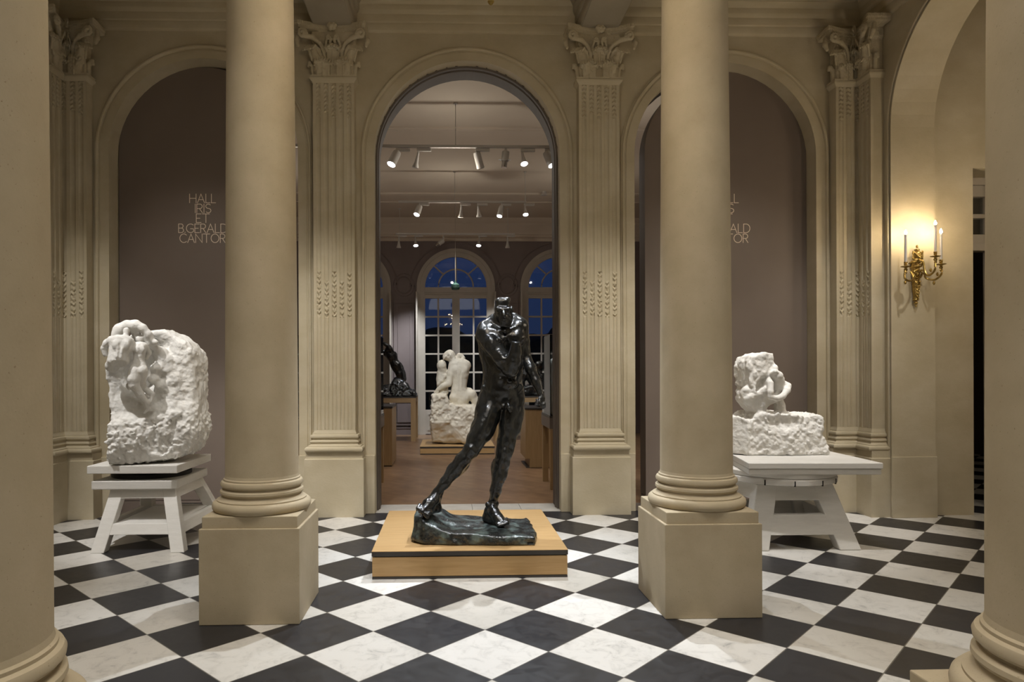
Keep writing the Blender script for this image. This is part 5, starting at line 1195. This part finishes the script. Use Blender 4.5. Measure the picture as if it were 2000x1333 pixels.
# smooth figures
c.rough(0.014, 20, 3, where=lambda P: np.clip((3.10-P[:, 0])*12, 0, 1)*np.clip((P[:, 2]-1.25)*10, 0, 1))
c.ell(Rr(522, 242, -.0), (0.040, 0.045, 0.044), .008); c.ell(Rr(562, 330, -.03), (0.056, 0.06, 0.048), .010)
c.chain([Rr(460, 300, .0), Rr(520, 300, -.02), Rr(575, 380, .0), Rr(560, 440, .0)], [0.03, 0.04, 0.055, 0.05], .02)
c.chain([Rr(400, 540, .04), Rr(425, 430, .0), Rr(460, 385, -.03), Rr(480, 420, -.06), Rr(482, 520, -.09), Rr(480, 580, -.09)], [0.045, 0.038, 0.030, 0.031, 0.030, 0.026], .010)
c.chain([Rr(480, 580, -.09), Rr(560, 600, -.08), Rr(630, 570, -.06), Rr(680, 500, -.03), Rr(690, 450, .0), Rr(630, 415, .02)], [0.025, 0.028, 0.029, 0.032, 0.032, 0.030], .010)
c.chain([Rr(580, 400, .0), Rr(600, 460, .0), Rr(560, 520, .02), Rr(530, 580, .0)], [0.035, 0.03, 0.03, 0.025], .015)
c.chain([Rr(380, 620, .06), Rr(480, 600, .05), Rr(560, 590, .04)], [0.07, 0.05, 0.03], .03)
c.chain([Rr(580, 600, .06), Rr(590, 680, .08), Rr(600, 790, .08)], [0.040, 0.050, 0.062], .02)
c.chain([Rr(500, 300, -.05), Rr(540, 280, -.08), Rr(600, 310, -.06)], [0.018, 0.02, 0.018], .008)
c.rough(0.0022, 70, 2); c.floor(0.8095)
r = c.build('marble_sculpture', M['marble_rough']); centre(r)
tag(r, 'white marble with entwined nudes under a boulder on a rough block, on the wide stand', 'sculpture')

# ------------------------------------------------------------------ the embracing couple in the gallery
def K(u_, v_, dy=0.0): return at(735 + u_/5.33, 640 + v_/5.33, 14.3 + dy)
c = Carve((-0.60, 13.65, 0.15), (1.00, 14.95, 2.20), 0.013)
outl = [(590, 1185), (800, 1195), (960, 1197), (1010, 1150), (1055, 900), (1050, 830), (1000, 810), (900, 800), (760, 790), (720, 700), (640, 690), (590, 705), (578, 760), (575, 900), (560, 1000), (575, 1120)]
pts = [(K(*o)[0], K(*o)[2]) for o in outl]
c.poly(pts, lambda X, Z: 13.90 + 0.42*np.clip(0.62 - 1.1*np.clip(X-0.0, 0, 1) - Z, 0, 0.5), lambda X, Z: 14.75+0*X, rnd=0.05)
c.rough(0.05, 5, 3); c.rough(0.028, 20, 3, where=lambda P: np.where(P[:, 2] > 0.64 - 1.1*np.clip(P[:, 0], 0, 1), 1, .15))
c.F = np.maximum(c.F, (0.168 - (c.lo[2] + c.h*np.arange(c.n[2])))[None, None, :].astype(np.float32))
for u_, v_, w_, d_ in ((873, 385, .205, .10), (876, 430, .195, .12), (876, 480, .18, .125), (870, 530, .165, .12), (864, 580, .155, .12), (860, 630, .158, .125), (862, 680, .175, .135), (866, 725, .20, .14), (866, 770, .19, .13)):
    c.ell(K(u_, v_, -.02), (w_, d_, 0.125), .05)
for sg in (-1, 1):
    c.ell(K(868+sg*48, 440, -.10), (0.075, 0.045, 0.10), .025); c.cap(K(868+sg*14, 470, -.125), K(864+sg*12, 650, -.12), 0.028, 0.030, .02); c.cap(K(868+sg*20, 370, -.06), K(868+sg*75, 385, -.04), .05, .06, .03)
    c.cap(K(868+sg*40, 520, -.09), K(868+sg*60, 480, -.08), .03, .03, .02)
c.cap(K(800, 385), K(950, 400), .075, .07, .04)
c.chain([K(868, 380, -.17), K(872, 500, -.165), K(864, 700, -.175)], [0.020, 0.018, 0.016], .03, sub=True); c.cap(K(864, 720, -.18), K(866, 785, -.20), .022, .02, .02, sub=True)
c.ell(K(815, 735, -.06), (0.11, 0.11, 0.11), .03); c.ell(K(918, 735, -.05), (0.11, 0.11, 0.11), .03)
c.ell(K(765, 292, .02), (0.115, 0.125, 0.12), .02); c.ell(K(725, 300, .0), (0.07, 0.07, 0.08), .03); c.cap(K(790, 330), K(835, 370), .085, .10, .04); c.ell(K(770, 295, -.11), (0.02, 0.02, 0.03), .01)
c.chain([K(800, 395, -.02), K(775, 480, -.05), K(755, 570, -.09), K(755, 590, -.1)], [0.095, 0.075, 0.062, 0.058], .03)
c.chain([K(755, 590, -.1), K(700, 605, -.13), K(650, 640, -.11), K(615, 675, -.08)], [0.06, 0.055, 0.04, 0.035], .02)
for k in range(4): c.chain([K(625+k*7, 650+k*7, -.12), K(608+k*5, 678+k*5, -.1)], [0.016, 0.012], .006)
c.chain([K(835, 340, .0), K(860, 290, .02), K(885, 290, .02), K(905, 320, .0), K(890, 335, -.05)], [0.05, 0.045, 0.04, 0.04, 0.03], .02)
c.ell(K(680, 395, -.02), (0.10, 0.11, 0.115), .02); c.ell(K(690, 440, .0), (0.085, 0.09, 0.07), .03)
c.chain([K(690, 480, .05), K(680, 540, .05), K(690, 620, .05)], [0.12, 0.11, 0.12], .04); c.cap(K(660, 470, .0), K(648, 590, -.02), .05, .042, .02); c.chain([K(648, 590, -.02), K(680, 560, -.06), K(715, 500, -.06)], [.04, .034, .03], .02)
c.chain([K(700, 670, .0), K(650, 720, .0)], [0.10, 0.09], .04)
c.chain([K(930, 700, .0), K(990, 700, -.02), K(1030, 760, .0), K(1035, 860, .02)], [0.12, 0.10, 0.08, 0.06], .03); c.chain([K(920, 660, .1), K(975, 655, .08)], [.08, .055], .03)
for kk in range(7): c.chain([K(735+kk*14, 262-kk*3 if kk < 4 else 250+(kk-3)*6, -.09), K(760+kk*11, 290, -.125), K(775+kk*9, 322, -.10)], [.007, .008, .006], .006, sub=kk % 2 == 0)
c.ell(K(752, 300, -.10), (.022, .03, .03), .012, sub=True); c.cap(K(700, 330, -.06), K(722, 300, -.10), .02, .02, .015)
c.rough(0.007, 14, 2); c.rough(0.004, 34, 2); c.floor(0.168)
r = c.build('marble_sculpture', M['plaster']); centre(r)
tag(r, 'ivory marble couple embracing on a rock, seen from behind, on the low gallery platform', 'sculpture')

# ------------------------------------------------------------------ bronze youth with raised arms on the left table
def B(u_, v_, dy=0.0): return at(740 + u_/5.55, 640 + v_/5.55, 16.8 + dy)
c = Carve((-2.25, 16.38, 1.03), (-0.78, 17.25, 2.62), 0.014)
outl = [(-90, 745), (420, 745), (405, 730), (330, 660), (290, 590), (250, 550), (190, 555), (140, 590), (135, 640), (60, 650), (-60, 640)]
c.poly([(B(*o)[0], B(*o)[2]) for o in outl], lambda X, Z: 16.48 + (Z-1.06)*0.45+0*X, lambda X, Z: 17.15 - (Z-1.06)*0.45+0*X, rnd=0.04)
c.rough(0.07, 6, 3); c.rough(0.03, 18, 2)
c.F = np.maximum(c.F, (1.066 - (c.lo[2] + c.h*np.arange(c.n[2])))[None, None, :].astype(np.float32))
c.chain([B(240, 560, .0), B(225, 500), B(195, 440), B(185, 410)], [0.085, 0.10, 0.105, 0.12], .03); c.chain([B(262, 560, .1), B(250, 500, .1), B(215, 430, .06)], [0.08, 0.09, 0.11], .03)
c.chain([B(190, 410), B(165, 370), B(140, 310), B(120, 290)], [0.125, 0.10, 0.125, 0.11], .05)
c.ell(B(100, 250, -.02), (0.085, 0.085, 0.10), .02); c.cap(B(125, 290), B(108, 265), .06, .05, .03)
c.chain([B(145, 290, -.05), B(128, 235, -.08), B(105, 205, -.08), B(62, 180, -.08)], [0.07, 0.055, 0.045, 0.035], .02); c.ell(B(55, 172, -.08), (.05, .035, .03), .01)
c.chain([B(115, 310, .06), B(65, 280, .06), B(35, 255, .06), B(5, 235, .06)], [0.07, 0.055, 0.042, 0.028], .02)
c.chain([B(150, 640, -.1), B(60, 660, -.1), B(-20, 665, -.1)], [0.08, 0.07, 0.05], .03)
c.rough(0.012, 14, 2); c.floor(1.063)
r = c.build('bronze_sculpture', M['bronze']); centre(r)
tag(r, 'dark bronze youth kneeling with both arms flung up, on the long oak table', 'sculpture')

# ------------------------------------------------------------------ bronzes and marble at the right of the gallery
def G(u, v, dy=0.0): return at(u, v, 12.0 + dy)
c = Carve((1.33, 11.70, 1.0), (2.35, 12.45, 1.98), 0.011)
c.chain([G(1046, 722), G(1053, 714), G(1063, 724, .05), G(1072, 744, .05), G(1082, 752, .05)], [0.05, 0.075, 0.09, 0.10, 0.10], .03)
c.chain([G(1050, 720), G(1058, 738, -.05), G(1066, 752, -.08)], [0.045, 0.045, 0.05], .02); c.ell(G(1045, 719, -.02), .05, .015); c.chain([G(1075, 750), G(1060, 752, -.12), G(1056, 757, -.1)], [.07, .045, .03], .02)
c.cap(G(1080, 720), G(1090, 750), .1, .12, .05); c.chain([G(1062, 740), G(1048, 752), G(1046, 762, .0)], [.04, .03, .03], .02)
c.rough(0.014, 14, 2); V1 = c.net()
r = tag(empty('bronze_sculpture', tuple(G(1075, 790))), 'small arching bronze figure on a crumpled silvery base on the notched oak plinth', 'sculpture')
r.location.z = 1.03
link_mesh('figure', np_mesh('figure', *V1), M['bronze'], r, smooth=True)
c = Carve((1.33, 11.68, 1.0), (2.35, 12.45, 1.52), 0.010)
c.poly([(G(*o)[0], G(*o)[2]) for o in ((1049, 793), (1050, 784), (1058, 778), (1062, 760), (1110, 757), (1115, 793))], lambda X, Z: 11.78+0*X, lambda X, Z: 12.35+0*X, rnd=.02)
c.rough(0.05, 16, 3, ridge=True); c.F = np.maximum(c.F, (1.031 - (c.lo[2] + c.h*np.arange(c.n[2])))[None, None, :].astype(np.float32))
link_mesh('base', np_mesh('base', *c.net()), M['silver_wire'], r, smooth=True)
def G2(u, v, dy=0.0): return at(u, v, 16.85 + dy)
c = Carve((1.45, 16.45, 1.03), (2.6, 17.3, 2.2), 0.014)
c.poly([(G2(*o)[0], G2(*o)[2]) for o in ((1012, 773), (1016, 762), (1030, 752), (1060, 755), (1072, 773))], lambda X, Z: 16.55+0*X, lambda X, Z: 17.2+0*X, rnd=.04)
c.chain([G2(1020, 760), G2(1018, 745), G2(1024, 730), G2(1020, 718)], [.10, .09, .10, .07], .03); c.ell(G2(1018, 712), .08, .02)
c.chain([G2(1024, 728), G2(1036, 742), G2(1045, 756)], [.07, .06, .05], .02); c.chain([G2(1040, 762), G2(1052, 745), G2(1058, 735)], [.10, .09, .08], .03); c.ell(G2(1050, 725), .09, .02)
c.rough(.05, 8, 3); c.F = np.maximum(c.F, (1.066 - (c.lo[2] + c.h*np.arange(c.n[2])))[None, None, :].astype(np.float32))
r = c.build('bronze_sculpture', M['bronze']); centre(r)
tag(r, 'dark bronze group on the back right table, glimpsed between the big statue and its arm', 'sculpture')
def G3(u, v, dy=0.0): return at(u, v, 9.8 + dy)
c = Carve((1.40, 9.50, 1.0), (2.3, 10.25, 2.12), 0.012)
c.poly([(1.46, 1.03), (2.15, 1.03), (2.15, 1.5), (2.05, 1.85), (1.80, 2.0), (1.56, 1.86), (1.47, 1.80), (1.45, 1.3)], lambda X, Z: 9.6+0*X, lambda X, Z: 10.1+0*X, rnd=.06)
c.rough(.05, 5, 3); c.rough(.015, 25, 2); c.ell((1.66, 9.64, 1.86), (.09, .1, .12), .03); c.chain([(1.58, 9.62, 1.78), (1.54, 9.6, 1.5), (1.66, 9.58, 1.4)], [.07, .05, .04], .02)
c.F = np.maximum(c.F, (1.032 - (c.lo[2] + c.h*np.arange(c.n[2])))[None, None, :].astype(np.float32))
r = c.build('marble_sculpture', M['marble']); centre(r)
tag(r, 'white marble bust edge seen inside the glass case behind the right doorpost', 'sculpture')
c = Carve((-1.7, 9.55, 1.0), (-0.99, 10.2, 1.75), 0.014)
c.chain([(-1.25, 9.85, 1.05), (-1.22, 9.85, 1.35), (-1.25, 9.85, 1.55)], [.12, .09, .06], .04); c.ell((-1.24, 9.83, 1.62), (.07, .08, .09), .02); c.rough(.03, 10, 3)
c.F = np.maximum(c.F, (1.032 - (c.lo[2] + c.h*np.arange(c.n[2])))[None, None, :].astype(np.float32))
r = c.build('bronze_sculpture', M['bronze']); centre(r)
tag(r, 'small dark bronze bust inside the glass case behind the left doorpost', 'sculpture')
